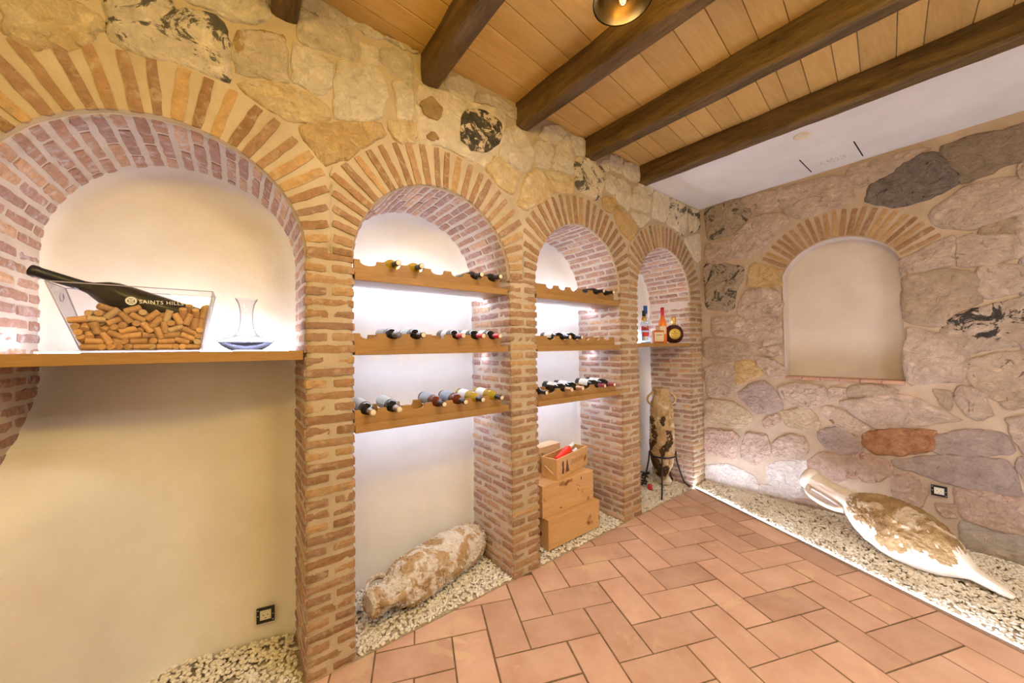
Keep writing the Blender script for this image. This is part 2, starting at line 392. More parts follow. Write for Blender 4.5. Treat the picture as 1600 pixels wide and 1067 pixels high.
class MB:
    """collects plain shapes for one mesh"""
    def __init__(s): s.v = []; s.f = []
    def add(s, vs, fs):
        b = len(s.v); s.v += [tuple(v) for v in vs]; s.f += [tuple(b + i for i in f) for f in fs]; return s
    def box(s, x0, x1, y0, y1, z0, z1, mw=None):
        vs = [Vector((x, y, z)) for x in (x0, x1) for y in (y0, y1) for z in (z0, z1)]
        if mw is not None: vs = [mw @ v for v in vs]
        return s.add(vs, [(0, 1, 3, 2), (4, 6, 7, 5), (0, 4, 5, 1), (2, 3, 7, 6), (0, 2, 6, 4), (1, 5, 7, 3)])
    def bbox(s, x0, x1, y0, y1, z0, z1, b=0.003, mw=None):
        """box with chamfered edges"""
        bm = bmesh.new()
        bmesh.ops.create_cube(bm, size=1.0)
        for v in bm.verts:
            v.co = Vector((x0 + (v.co.x + .5) * (x1 - x0), y0 + (v.co.y + .5) * (y1 - y0), z0 + (v.co.z + .5) * (z1 - z0)))
        bmesh.ops.bevel(bm, geom=bm.edges[:], offset=b, segments=1, affect='EDGES')
        bm.verts.index_update()
        vs = [(mw @ v.co if mw is not None else v.co.copy()) for v in bm.verts]
        s.add(vs, [[v.index for v in f.verts] for f in bm.faces]); bm.free(); return s
    def lathe(s, prof, seg=24, mw=None, cap=True):
        vs, fs = [], []
        for r, z in prof:
            for k in range(seg):
                a = 2 * PI * k / seg
                v = Vector((r * math.cos(a), r * math.sin(a), z))
                vs.append(mw @ v if mw is not None else v)
        for i in range(len(prof) - 1):
            for k in range(seg):
                fs.append((i * seg + k, i * seg + (k + 1) % seg, (i + 1) * seg + (k + 1) % seg, (i + 1) * seg + k))
        if cap:
            if prof[0][0] > 1e-4: fs.append(tuple(range(seg - 1, -1, -1)))
            if prof[-1][0] > 1e-4: fs.append(tuple((len(prof) - 1) * seg + k for k in range(seg)))
        return s.add(vs, fs)
    def tube(s, pts, rad, seg=10, flat=1.0):
        pts = [Vector(p) for p in pts]; n = len(pts)
        rads = rad if hasattr(rad, '__len__') else [rad] * n
        vs, fs = [], []
        up = None
        for i, p in enumerate(pts):
            t = (pts[min(i + 1, n - 1)] - pts[max(i - 1, 0)]).normalized()
            if up is None:
                up = Vector((0, 0, 1)) if abs(t.z) < 0.9 else Vector((1, 0, 0))
            a = t.cross(up).normalized(); up = a.cross(t).normalized()
            for k in range(seg):
                th = 2 * PI * k / seg
                vs.append(p + (a * math.cos(th) + up * math.sin(th) * flat) * rads[i])
        for i in range(n - 1):
            for k in range(seg):
                fs.append((i * seg + k, i * seg + (k + 1) % seg, (i + 1) * seg + (k + 1) % seg, (i + 1) * seg + k))
        fs.append(tuple(range(seg - 1, -1, -1))); fs.append(tuple((n - 1) * seg + k for k in range(seg)))
        return s.add(vs, fs)
    def prism(s, poly, y0, y1, mw=None):
        """polygon in x,z extruded along y"""
        n = len(poly)
        vs = [Vector((x, y, z)) for y in (y0, y1) for x, z in poly]
        if mw is not None: vs = [mw @ v for v in vs]
        return s.add(vs, [tuple(range(n)), tuple(range(2 * n - 1, n - 1, -1))] + [(i, n + i, n + (i + 1) % n, (i + 1) % n) for i in range(n)])
    def mesh(s, name, mat, smooth=False): return mesh(name, s.v, s.f, mat, smooth)
    def build(s, name, mat, parent=None, smooth=False, **kw): return obj(name, s.mesh(name, mat, smooth), parent, **kw)

def grid(fn, us, vs_):
    V = [fn(u, v) for v in vs_ for u in us]
    n = len(us)
    F = [(j * n + i, j * n + i + 1, (j + 1) * n + i + 1, (j + 1) * n + i) for j in range(len(vs_) - 1) for i in range(n - 1)]
    return V, F

def lin(a, b, n): return [a + (b - a) * i / (n - 1) for i in range(n)]
def nz(x, y, z, s=1.0): return mn.noise(Vector((x * s, y * s, z * s)))
def sstep(a, b, x):
    t = min(1.0, max(0.0, (x - a) / (b - a))); return t * t * (3 - 2 * t)

# ------------------------------------------------------------------ arcade geometry
CEIL = 3.37
PITCH = 0.0585
# niche: x0, x1, arch centre, radius, spring height, depth left, depth right
NICHE = [dict(x0=-0.715, x1=0.262, c=-0.2265, R=0.4885, z=2.06, dl=0.62, dr=0.37),
         dict(x0=0.486, x1=1.513, c=0.9995, R=0.5135, z=2.075, dl=0.53, dr=0.53),
         dict(x0=1.762, x1=2.785, c=2.2735, R=0.5115, z=2.10, dl=0.53, dr=0.53),
         dict(x0=3.058, x1=4.090, c=3.574, R=0.516, z=2.11, dl=0.53, dr=0.53)]
PIL = [(-1.10, -0.715), (0.262, 0.486), (1.513, 1.762), (2.785, 3.058), (4.090, 4.36)]
RING = 0.245

def brick_variants(n=10):
    out = []
    for k in range(n):
        r = random.Random(100 + k)
        nx, nzz = 5, 2
        vs, fs = [], []
        # front face lies at y=-1 (scaled), the outline wanders a little
        jit = lambda a: r.uniform(-a, a)
        for j in range(nzz + 1):
            for i in range(nx + 1):
                ex = (i in (0, nx)); ez = (j in (0, nzz))
                x = -0.5 + i / nx + (jit(0.018) if ex else 0)
                z = -0.5 + j / nzz + (jit(0.075) if ez else 0)
                if ex and ez:
                    x *= 0.985; z *= 0.90
                y = -1.0 + (r.uniform(0.03, 0.11) if (ex or ez) else jit(0.07))
                vs.append((x, y, z))
        F = lambda i, j: j * (nx + 1) + i
        for j in range(nzz):
            for i in range(nx):
                fs.append((F(i, j), F(i + 1, j), F(i + 1, j + 1), F(i, j + 1)))
        ring = [F(i, 0) for i in range(nx + 1)] + [F(nx, j) for j in range(1, nzz + 1)] + [F(i, nzz) for i in range(nx - 1, -1, -1)] + [F(0, j) for j in range(nzz - 1, 0, -1)]
        b = len(vs)
        for q in ring:
            vs.append((vs[q][0] * 1.0, 0.0, vs[q][2]))
        m = len(ring)
        for q in range(m):
            fs.append((ring[q], b + q, b + (q + 1) % m, ring[(q + 1) % m]))
        out.append(mesh('brick', vs, fs, 'brick'))
    return out
BR = brick_variants()
BRP = []
for me_ in BR:
    c_ = me_.copy(); c_.materials.clear(); c_.materials.append(M['brick_led_lit']); BRP.append(c_)

def brick_mw(c, ux, nrm, L, H, proud=0.004, D=0.03):
    """brick whose face centre is C on the mortar plane, long axis UX, outward normal NRM"""
    ux = Vector(ux).normalized(); nrm = Vector(nrm).normalized(); uy = -nrm
    uz = ux.cross(uy).normalized()
    o = Vector(c) - uy * (proud - D)
    m = Matrix((( ux.x * L, uy.x * D, uz.x * H, o.x), (ux.y * L, uy.y * D, uz.y * H, o.y), (ux.z * L, uy.z * D, uz.z * H, o.z), (0, 0, 0, 1)))
    return m

def lay_brick(parent, c, ux, nrm, L, H, heap=None, proud=None, pool=None):
    p = rnd.uniform(0.0015, 0.0065) if proud is None else proud
    mw = brick_mw(c, ux, nrm, L, H, p)
    me = rnd.choice(pool or BR)
    if heap is not None:
        heap.add([mw @ v.co for v in me.vertices], [tuple(f.vertices) for f in me.polygons])
    else:
        obj('brick', me, parent, mw=mw)

def jamb_courses(parent, x, sgn, y0, y1, z0, z1, heap=None, phase=0):
    """courses on a jamb face at X=x whose outward normal is sgn*X"""
    n = int((z1 - z0) / PITCH)
    for k in range(n):
        z = z0 + (k + .5) * PITCH
        y = y0 - 0.010 - (0.110 if (k + phase) % 2 else 0.0)
        while y < y1 - 0.03:
            a, b = max(y, y0 - 0.010), min(y + 0.235 + rnd.uniform(-.008, .008), y1)
            if b - a > 0.045:
                tilt = rnd.uniform(-0.012, 0.012)
                ux = (0, -sgn, tilt)
                lay_brick(parent, (x, (a + b) / 2, z + rnd.uniform(-.003, .003)), ux, (sgn, 0, 0), b - a - 0.010, PITCH * rnd.uniform(.58, .70), heap, None, BRP)
            y = b + 0.006 if b == y1 else y + 0.248

def mortar_pillar(name, x0, x1, y_l, y_r, zt, seed):
    pts = []
    def seg(a, b, n):
        for t in lin(0, 1, n):
            pts.append((a[0] + (b[0] - a[0]) * t, a[1] + (b[1] - a[1]) * t))
    seg((x0, y_l), (x0, 0.014), 12)
    seg((x0 + 0.010, 0.002), (x1 - 0.010, 0.002), 9)
    seg((x1, 0.014), (x1, y_r), 12)
    zs = lin(0, zt, int(zt / 0.03) + 1)
    V = []
    for z in zs:
        for i, (x, y) in enumerate(pts):
            d = 0.0035 * nz(x * 9 + seed, y * 9, z * 14) + 0.002 * nz(x * 30, y * 30 + seed, z * 40)
            if i in (11, 12, 20, 21):
                d -= 0.004 + 0.006 * max(0, nz(seed, i, z * 17))
            nx_, ny_ = (-1, 0) if i < 12 else ((0, -1) if i < 21 else (1, 0))
            V.append((x + nx_ * d, y + ny_ * d, z))
    n = len(pts)
    F = [(j * n + i, j * n + i + 1, (j + 1) * n + i + 1, (j + 1) * n + i) for j in range(len(zs) - 1) for i in range(n - 1)]
    me = mesh(name, V, F, 'mortar', True)
    me.materials.append(M['mortar_led_lit'])
    for p_ in me.polygons:
        k = p_.index % (n - 1)
        p_.material_index = 1 if k < 11 or k > 20 else 0
    return obj(name, me)

PL_LABEL = ['brick pillar at the far left edge, beside the arch with the cork tub',
            'brick pillar between the cork tub niche and the first wine rack niche',
            'brick pillar between the two niches with wine racks',
            'brick pillar between the crate niche and the narrow liquor bottle niche',
            'brick pillar in the corner against the rough stone end wall']
pillars = []
for i, (x0, x1) in enumerate(PIL):
    yl = [0.1, 0.40, 0.56, 0.56, 0.56][i]; yr = [0.66, 0.56, 0.56, 0.56, 0.03][i]
    p = mortar_pillar('brick_pillar', x0, x1, yl, yr, 2.125, i * 7.3)
    tag(p, PL_LABEL[i], 'pillar', None, 'structure')
    pillars.append(p)
    # front courses: one stretcher, then two headers, in turn
    w = x1 - x0
    n = int(2.11 / PITCH)
    hid = MB() if i == 0 else None
    for k in range(n):
        z = (k + .5) * PITCH
        tilt = rnd.uniform(-.014, .014)
        h = PITCH * rnd.uniform(.56, .70)
        if k % 2:
            lay_brick(p, ((x0 + x1) / 2 + rnd.uniform(-.003, .003), 0.002, z), (1, 0, tilt), (0, -1, 0), w - 0.002, h, hid)
        else:
            g = rnd.uniform(.010, .020); m = (x0 + x1) / 2 + rnd.uniform(-.012, .012)
            for a, b in ((x0 + 0.001, m - g), (m + g, x1 - 0.001)):
                lay_brick(p, ((a + b) / 2, 0.002, z + rnd.uniform(-.003, .003)), (1, 0, tilt), (0, -1, 0), b - a, h, hid)
    if hid: hid.build('brickwork', 'brick', p)['kind'] = 'stuff'
    # right-hand jamb of the niche on the pillar's left (seen), left-hand jamb of the niche on its right
    if i > 0:
        jamb_courses(p, x0, -1, 0.012, yl - 0.02, 0.0, 2.10, None, 0)
    if i == 0:
        jamb_courses(p, x1, 1, 0.012, yr - 0.02, 0.0, 2.10, None, 1)
    elif i < 4:
        hp = MB()
        jamb_courses(p, x1, 1, 0.012, yr - 0.02, 0.0, 2.10, hp, 1)
        hp.build('brickwork', 'brick_led_lit', p)['kind'] = 'stuff'

# arches
A_LABEL = ['wide brick arch over the niche with the cork tub',
           'brick arch over the first niche of wine racks, left of the crate niche',
           'brick arch over the wine rack niche with the wooden crates',
           'narrowest looking brick arch, over the shelf of liquor bottles']
arches = []
BND = [(-2.0, 0.374)] + [((PIL[i][0] + PIL[i][1]) / 2, (PIL[i + 1][0] + PIL[i + 1][1]) / 2) for i in (1, 2, 3)]
BND[3] = (BND[3][0], 4.36)
BND[0] = (-2.0, 0.374)
for i, nch in enumerate(NICHE):
    c, R, z0 = nch['c'], nch['R'], nch['z']
    xl, xr = BND[i]
    mb = MB()
    th = lin(0, PI, 49)
    dep = max(nch['dl'], nch['dr']) + 0.03
    def soff(t, y):
        d = 0.003 * nz(t * 6 + i, y * 10, 1.0) + 0.002 * nz(t * 20, y * 30, i)
        r = R + d + (0.012 * (1 - min(1, (y - 0.002) / 0.012)) if y < 0.014 else 0)
        return (c + r * math.cos(t), y, z0 + r * math.sin(t))
    V, F = grid(soff, th, [0.002, 0.014] + lin(0.05, dep, 12)); mb.add(V, F)
    def face(t, r):
        x = c + r * math.cos(t)
        d = 0.003 * nz(x * 10, r * 12, i + 4.0) + 0.002 * nz(x * 40, t * 30, 3)
        return (min(max(x, xl), xr), 0.001 - d, z0 + r * math.sin(t))
    V, F = grid(face, th, lin(R + 0.010, R + RING + 0.012, 8)); mb.add(V, F)
    nsoff = 48 * 13
    a = mb.build('brick_arch', 'mortar', None, True)
    a.data.materials.append(M['mortar_led_lit'])
    for p_ in a.data.polygons:
        if 48 <= p_.index < nsoff: p_.material_index = 1
    tag(a, A_LABEL[i], 'arch', None, 'structure')
    arches.append(a)
    nb = int(round(PI * R / 0.0585))
    for k in range(nb):
        t = (k + .5) * PI / nb + rnd.uniform(-.008, .008)
        ct, st = math.cos(t), math.sin(t)
        r0, r1 = R + 0.008, R + RING - rnd.uniform(0.0, 0.012)
        if ct > 0.02: r1 = min(r1, (xr - 0.012 - c) / ct)
        if ct < -0.02: r1 = min(r1, (xl + 0.012 - c) / ct)
        if r1 - r0 > 0.05:
            rm = (r0 + r1) / 2
            u = Vector((ct, 0, st)); tilt = rnd.uniform(-.025, .025)
            u2 = Vector((math.cos(t + tilt), 0, math.sin(t + tilt)))
            lay_brick(a, (c + rm * ct, 0.001, z0 + rm * st), u2, (0, -1, 0), r1 - r0, 0.0585 * rnd.uniform(.56, .72), None, rnd.uniform(.0045, .009))
        # soffit bricks of this course
        d_here = nch['dl'] + (nch['dr'] - nch['dl']) * (ct + 1) / 2
        y = 0.016 - (0.125 if k % 2 else 0)
        while y < d_here - 0.02:
            ya, yb = max(y, 0.016), min(y + 0.235, d_here)
            if yb - ya > 0.045:
                lay_brick(a, (c + R * ct, (ya + yb) / 2, z0 + R * st), (0, 1, rnd.uniform(-.01, .01)) if True else None, (-ct, 0, -st), yb - ya - 0.01, 0.0585 * rnd.uniform(.58, .72), None, rnd.uniform(.004, .008), BRP)
            y += 0.248

# ------------------------------------------------------------------ left wall: mortar field, stones, plastered niche backs
def open_top(x):
    z = 1.9
    for nch in NICHE:
        d = abs(x - nch['c']); r = nch['R'] + RING - 0.05
        if d < r: z = max(z, nch['z'] + math.sqrt(r * r - d * d))
    return z
xs = lin(-2.0, 4.40, 161)
V, F = [], []
NZ = 22
for x in xs:
    zb = open_top(x)
    for j in range(NZ):
        z = zb + (3.46 - zb) * j / (NZ - 1)
        V.append((x, 0.008 - 0.006 * nz(x * 4, z * 4, 2) - 0.003 * nz(x * 18, z * 18, 5), z))
F = [(i * NZ + j, (i + 1) * NZ + j, (i + 1) * NZ + j + 1, i * NZ + j + 1) for i in range(len(xs) - 1) for j in range(NZ - 1)]
wall_left = obj('wall_left', mesh('wall_left', V, F, 'mortar', True))
tag(wall_left, 'cream limestone rubble wall above the row of brick arches', 'wall', None, 'structure')
bk = MB(); bk.box(-2.0, -1.10, 0.02, 0.2, 0, 2.1)
bk.build('wall_return', 'mortar', wall_left)

LEFT_STONES='''Y -633,2767 -607,2815 -545,2859 -478,2886 -415,2874 -420,2822 -446,2760 -477,2715 -536,2695 -578,2664 -606,2666 -623,2701
L -398,2961 -217,3069 -209,3004 -148,3052 -85,3063 -48,3032 -37,2943 -30,2800 -116,2797 -212,2798 -290,2786 -367,2793 -391,2826 -383,2880
C -184,3094 110,3271 110,3155 33,3109 -31,3085 -109,3086 -138,3075
O2 -4,3033 43,3072 179,3112 184,3027 189,2905 166,2891 78,2876 -4,2853 -8,2914
Y 6,2802 31,2827 115,2865 192,2875 272,2872 337,2867 373,2842 369,2788 300,2735 207,2710 153,2726 78,2747 26,2767
C 213,3098 259,3097 353,3091 388,3079 388,3018 370,2973 338,2897 210,2908 215,3005
C2 245,3269 380,3285 492,3305 517,3270 520,3184 504,3155 379,3138 253,3119 237,3162
C 412,3097 497,3131 614,3162 642,3103 670,3042 645,2981 641,2903 512,2832 414,2805 399,2846 406,2983
C2 639,3279 741,3319 818,3316 809,3186 782,3185 693,3184 646,3206
C 527,3254 608,3267 615,3195 556,3163 527,3177
C 692,3118 809,3174 820,3034 807,2945 728,2926 717,3055
O 245,2702 417,2776 623,2864 661,2806 511,2670 463,2613 354,2542 300,2600 250,2666
Y 673,2883 827,2934 826,2819 730,2783 687,2837
H 856,3168 951,3198 1078,3209 1161,3215 1214,3216 1414,3262 1496,3241 1478,3120 1415,2941 1329,2835 1253,2838 1152,2852 1030,2865 854,2825
C 1021,3245 1084,3326 1221,3355 1245,3314 1229,3235 1101,3227
C2 1259,3290 1362,3325 1583,3331 1631,3331 1623,3234 1508,3254 1414,3276 1259,3243
C 1489,3138 1611,3210 1700,3134 1761,3053 1715,2923 1647,2889 1508,2917 1448,2965
Y 1398,2905 1485,2905 1616,2838 1544,2694 1406,2739 1334,2810
C 1863,3294 2029,3361 2123,3338 2027,3242 1962,3199 1821,3200
C 1782,3157 1962,3179 1924,3001 1791,2961 1773,3033
C 2130,3320 2166,3248 2187,3159 2184,3026 1958,3006 1982,3125 2026,3226
C 2168,3328 2325,3356 2379,3236 2234,3201 2189,3266
Y 1701,2877 1797,2948 1875,2902 1954,2813 1838,2710 1684,2612 1601,2639 1651,2778
Y 1889,2955 2049,2982 2175,2970 2172,2864 1996,2819
L 2218,3169 2370,3217 2583,3181 2579,3060 2513,2889 2219,2908
C 2549,3240 2658,3273 2637,3174 2565,3187
C 2678,3332 2860,3360 2856,3226 2684,3211
C 2890,3345 3208,3380 3192,3260 3028,3195 2886,3223
C 2618,3145 2757,3156 2733,3002 2614,3006
C 2776,3149 2975,3143 2956,2899 2770,2952
O 2576,2933 2722,2946 2749,2906 2672,2812 2556,2843
O 2768,2904 3088,2760 2977,2597 2800,2686 2718,2810
C 2992,3056 3221,3126 3335,3109 3294,2950 2988,2937
C 2976,2885 3327,2905 3142,2764
C 3081,3178 3247,3230 3386,3221 3337,3149 3024,3082
C 3410,3207 3711,3202 3595,2914 3352,2923
L 3737,3195 4043,3196 4061,2951 3969,2825 3633,2908
L 4101,3180 4462,3217 4355,3009 4133,2891
C 3967,2796 4368,2942 4436,2677 4287,2580'''
RIGHT_STONES='''D -82,3191 -271,3218 -401,3196 -540,3046 -458,2953 -368,2865 -110,2852
P -451,3179 -761,3173 -774,3031 -667,2985 -564,3038
P -772,2920 -850,2832 -672,2689 -529,2560 -362,2596 -359,2767 -500,2899 -621,2952
P -80,2777 -346,2749 -342,2593 -195,2558 -76,2597
P -777,3174 -1005,3154 -1170,3128 -1305,3094 -1314,2922 -1305,2873 -963,2849 -816,2984
P -1337,3179 -1562,3152 -1713,3165 -1764,3137 -1652,3092 -1514,3029 -1395,2991 -1326,3068
G -1799,3085 -1848,2978 -1920,2830 -1772,2773 -1634,2753 -1565,2775 -1436,2852 -1462,2960 -1589,3037 -1712,3087
G2 -1858,3115 -1984,3125 -2125,3095 -2223,3110 -2217,2878 -2120,2888 -2050,2851 -1965,2822 -1928,2901
P -1805,2635 -1870,2689 -1964,2755 -2162,2751 -2212,2651 -2209,2508 -2064,2493 -1977,2460 -1819,2535
P -2175,2833 -2217,2843 -2214,2718 -2186,2760
P -1756,2358 -1879,2413 -1875,2207 -1792,2203 -1670,2184 -1628,2213 -1626,2287 -1725,2324
P -1919,2379 -1976,2389 -2030,2360 -2129,2349 -2198,2278 -2197,2215 -2090,2192 -1997,2183 -1926,2192 -1916,2243
B -2058,2462 -2207,2450 -2205,2343 -2135,2366 -2019,2387 -2020,2425
P -2022,2154 -2106,2152 -2179,2115 -2193,2063 -2192,2001 -2131,1955 -2031,1931 -2007,1976 -2007,2095
B -1644,2146 -1873,2143 -1960,2098 -1979,2014 -1983,1956 -1973,1895 -1891,1860 -1827,1761 -1742,1757 -1640,1800 -1637,1958
K -1832,1701 -1889,1777 -2026,1837 -2083,1860 -2190,1911 -2183,1608 -2076,1583 -1938,1542 -1886,1625
P -1642,1716 -1740,1670 -1845,1611 -1911,1532 -1906,1329 -1755,1315 -1646,1282 -1634,1381 -1635,1585
S -1957,1451 -2058,1490 -2183,1519 -2177,1233 -2113,1186 -2010,1232 -1963,1318
K -54,2564 -118,2536 -64,2374 -40,2294
D -166,2520 -248,2511 -307,2464 -428,2434 -426,2330 -347,2215 -349,2044 -277,2008 -71,2065 -75,2252 -129,2437
O -526,2430 -580,2447 -682,2381 -768,2267 -766,2196 -498,2242 -511,2316
P -484,2175 -671,2170 -764,2105 -760,1923 -484,1906 -392,1969 -420,2064
P -138,1910 -428,1896 -437,1729 -134,1734
P -477,1879 -753,1859 -759,1644 -630,1614 -532,1622 -473,1699
B -48,1684 -366,1640 -471,1589 -480,1472 -169,1439 -36,1475
O -361,1415 -491,1424 -573,1359 -571,1285 -469,1245 -355,1175
P -540,1487 -705,1429 -779,1366 -788,1289 -668,1277 -647,1348 -573,1393
P -566,1561 -768,1585 -772,1508 -673,1481
K2 -40,1332 -222,1383 -346,1323 -334,1068 -55,1027 -59,1206
M -390,1059 -479,1150 -615,1207 -681,1126 -745,1028 -743,957 -648,912 -539,911 -469,984
Y2 -47,974 -312,953 -454,873 -489,796 -306,705 -34,742
R -31,622 -343,626 -305,359 -26,383
P -449,639 -631,652 -627,467 -503,357 -388,392
R -601,819 -731,897 -740,821 -611,748
Y2 -764,921 -970,979 -1044,862 -1023,792 -906,797 -804,812
P -708,615 -827,689 -933,690 -941,574 -853,480 -688,467
P -754,1184 -1084,1209 -1072,1070 -970,1010 -809,1029
P -1125,1194 -1258,1205 -1204,1107 -1136,1089
B -1288,1219 -1434,1235 -1569,1208 -1520,1166 -1264,1125
P -1212,1079 -1404,1122 -1553,1159 -1628,1140 -1804,1054 -1872,1010 -1693,963 -1457,888 -1327,962
R2 -1061,990 -1148,1019 -1214,981 -1378,875 -1303,789 -1154,891
RR -1377,813 -1456,844 -1698,892 -1745,880 -1732,756 -1452,664 -1374,707
M -1056,779 -1197,833 -1314,729 -1349,669 -1205,620 -1072,681
R -977,473 -1079,575 -1230,551 -1226,401 -1133,346 -989,366
R -1256,569 -1352,625 -1484,590 -1509,532 -1427,429 -1260,404
W -647,360 -938,463 -945,354 -891,141 -740,107 -644,208
W -29,198 -243,252 -475,208 -514,91 -507,8 -191,-6 -11,45
W -556,130 -719,159 -823,70 -827,21 -571,28
P -854,86 -993,100 -1010,4 -858,19
M -1552,633 -1818,701 -2057,753 -2096,676 -2116,510 -2043,519 -1876,526 -1684,557 -1565,573
M -1777,861 -1915,920 -2050,940 -2084,877 -2099,812 -1941,773 -1765,743
P -1870,1200 -1893,1250 -1955,1255 -1997,1188 -2031,1075 -1962,1038 -1913,1074
B -1756,1224 -1845,1212 -1848,1075 -1808,1109
B -2067,1168 -2176,1189 -2174,1144 -2082,1133
P -2091,1038 -2173,1068 -2166,801 -2145,854 -2111,982
R -1875,477 -2042,478 -2159,484 -2154,270 -2048,260 -1909,283 -1878,353
W2 -1893,239 -2053,226 -2153,226 -2149,38 -1941,16 -1893,95
M -2129,765 -2166,801 -2162,613 -2138,696
R -1526,478 -1631,522 -1694,402 -1675,299 -1590,271 -1541,328
R -1749,334 -1844,356 -1852,271 -1779,255'''

def parse(txt):
    out = []
    for ln in txt.strip().splitlines():
        c, *ps = ln.split()
        out.append((c, [tuple(int(q) / 1000 for q in p.split(',')) for p in ps]))
    return out

GROW = 0.012
def stone_mesh(poly, key, frame, H, seed, nout=38):
    # smooth the traced outline a little, resample it evenly
    P = [Vector((p[0], p[1])) for p in poly]
    for _ in range(1):
        Q = []
        for i in range(len(P)):
            a, b = P[i], P[(i + 1) % len(P)]
            Q += [a.lerp(b, 0.12), a.lerp(b, 0.88)]
        P = Q
    per = [0.0]
    for i in range(len(P)):
        per.append(per[-1] + (P[(i + 1) % len(P)] - P[i]).length)
    tot = per[-1]; S = []
    k = 0
    for q in range(nout):
        d = tot * q / nout
        while per[k + 1] < d: k += 1
        t = (d - per[k]) / max(1e-6, per[k + 1] - per[k])
        p = P[k].lerp(P[(k + 1) % len(P)], t)
        S.append(p)
    c = Vector((0, 0))
    for p in S: c += p
    c /= nout
    ravg = sum((p - c).length for p in S) / nout
    S = [p + (p - c).normalized() * min(GROW, 0.25 * ravg) for p in S]
    V = []
    rings = [1.03, 0.985, 0.93, 0.84, 0.72, 0.58, 0.42, 0.24]
    for ri, t in enumerate(rings):
        for q, p in enumerate(S):
            w = c + (p - c) * t
            jj = 0.014
            w = w + Vector((nz(w.x * 22, w.y * 22, seed), nz(w.x * 22, w.y * 22, seed + 9))) * jj + Vector((nz(w.x * 60, w.y * 60, seed), nz(w.x * 60, w.y * 60, seed + 9))) * 0.006
            h = {0: -0.008, 1: H * 0.30, 2: H * 0.70}.get(ri, H * 0.9)
            if ri >= 1:
                rough = nz(w.x * 7, w.y * 9, seed * 1.7) * 0.6 + abs(nz(w.x * 15, w.y * 22, seed)) * 0.9 + nz(w.x * 45, w.y * 45, seed) * 0.25 - 0.25
                h += H * rough * (0.5 if ri == 1 else 1.0)
            V.append(frame(w.x, w.y, h))
    V.append(frame(c.x, c.y, H * (1 + 0.5 * nz(c.x * 7, c.y * 9, seed))))
    F = []
    for ri in range(len(rings) - 1):
        for q in range(nout):
            F.append((ri * nout + q, ri * nout + (q + 1) % nout, (ri + 1) * nout + (q + 1) % nout, (ri + 1) * nout + q))
    b = (len(rings) - 1) * nout
    for q in range(nout):
        F.append((b + q, b + (q + 1) % nout, len(V) - 1))
    return mesh('stone', V, F, 'stone_' + key)

LF = lambda u, z, h: (u, 0.004 - h, z)
RX = 4.36
RF = lambda u, z, h: (RX - 0.004 - h, u, z)
LS = parse(LEFT_STONES) + parse('''C -1050,2300 -860,2290 -850,2480 -900,2560 -1040,2540
Y -1080,2590 -900,2600 -780,2680 -790,2790 -1060,2780
C2 -1060,2820 -800,2830 -680,2890 -700,3040 -1050,3030
C -640,2910 -430,2930 -420,3080 -600,3090
C2 -620,3130 -250,3120 -260,3300 -610,3310
C -1040,3080 -680,3090 -670,3290 -1050,3300
C2 262,3285 440,3300 452,3362 262,3364
C 470,3325 640,3338 648,3364 468,3364
C2 664,3348 850,3352 852,3366 662,3366''')
for k, (key, poly) in enumerate(LS):
    me = stone_mesh(poly, key, LF, 0.012 if key in ('C', 'C2', 'H') else 0.017, k * 3.1)
    o = obj('stone', me, wall_left)
    if key == 'L': o['label'] = 'stone with dark lichen stains'
    if key == 'H': o['label'] = 'long pale stone with a black scorch mark and an oval hollow'
# the scorch mark and hollows of the long pale stone: a shallow dished patch of each
def patch(parent, name, poly, frame, mat, h, seed):
    me = stone_mesh(poly, 'H', frame, h, seed, 24)
    me.materials.clear(); me.materials.append(M[mat])
    return obj(name, me, parent)
M['scorch'] = rough_mat('black_scorch', (0.035, 0.03, 0.026), (0.10, 0.085, 0.065), 26.0, 0.95, 60.0, 0.8, stain=(0.60, 0.49, 0.36), stain_scale=15.0, stain_lo=0.52)
M['hollow'] = rough_mat('ochre_hollow', (0.20, 0.13, 0.055), (0.36, 0.25, 0.12), 14.0, 0.95, 40.0, 0.8)

# plastered backs of the niches
def niche_back(nch, i):
    def fn(u, z):
        x = nch['x0'] - 0.015 + u * (nch['x1'] - nch['x0'] + 0.03)
        y = nch['dl'] + (nch['dr'] - nch['dl']) * u
        dx = min(u, 1 - u) * (nch['x1'] - nch['x0'])
        d = dx
        if z > nch['z']:
            d = min(d, nch['R'] + 0.01 - math.hypot(x - nch['c'], z - nch['z']))
        y -= 0.035 * math.exp(-max(d, 0) / 0.022)
        y += 0.010 * nz(x * 3, z * 3, i) + 0.003 * nz(x * 11, z * 11, i + 3)
        if i == 0:
            y -= sstep(1.50, 0.95, z) * 0.50 * (1 - sstep(0.0, 0.62, u)) ** 1.5
        return (x, y, z)
    V, F = grid(fn, lin(0, 1, 45), lin(-0.01, nch['z'] + nch['R'] + 0.03, 80))
    return obj('niche_plaster', mesh('niche_plaster', V, F, 'plaster' if i == 0 else 'white_plaster', True), wall_left)
for i, nch in enumerate(NICHE):
    niche_back(nch, i)

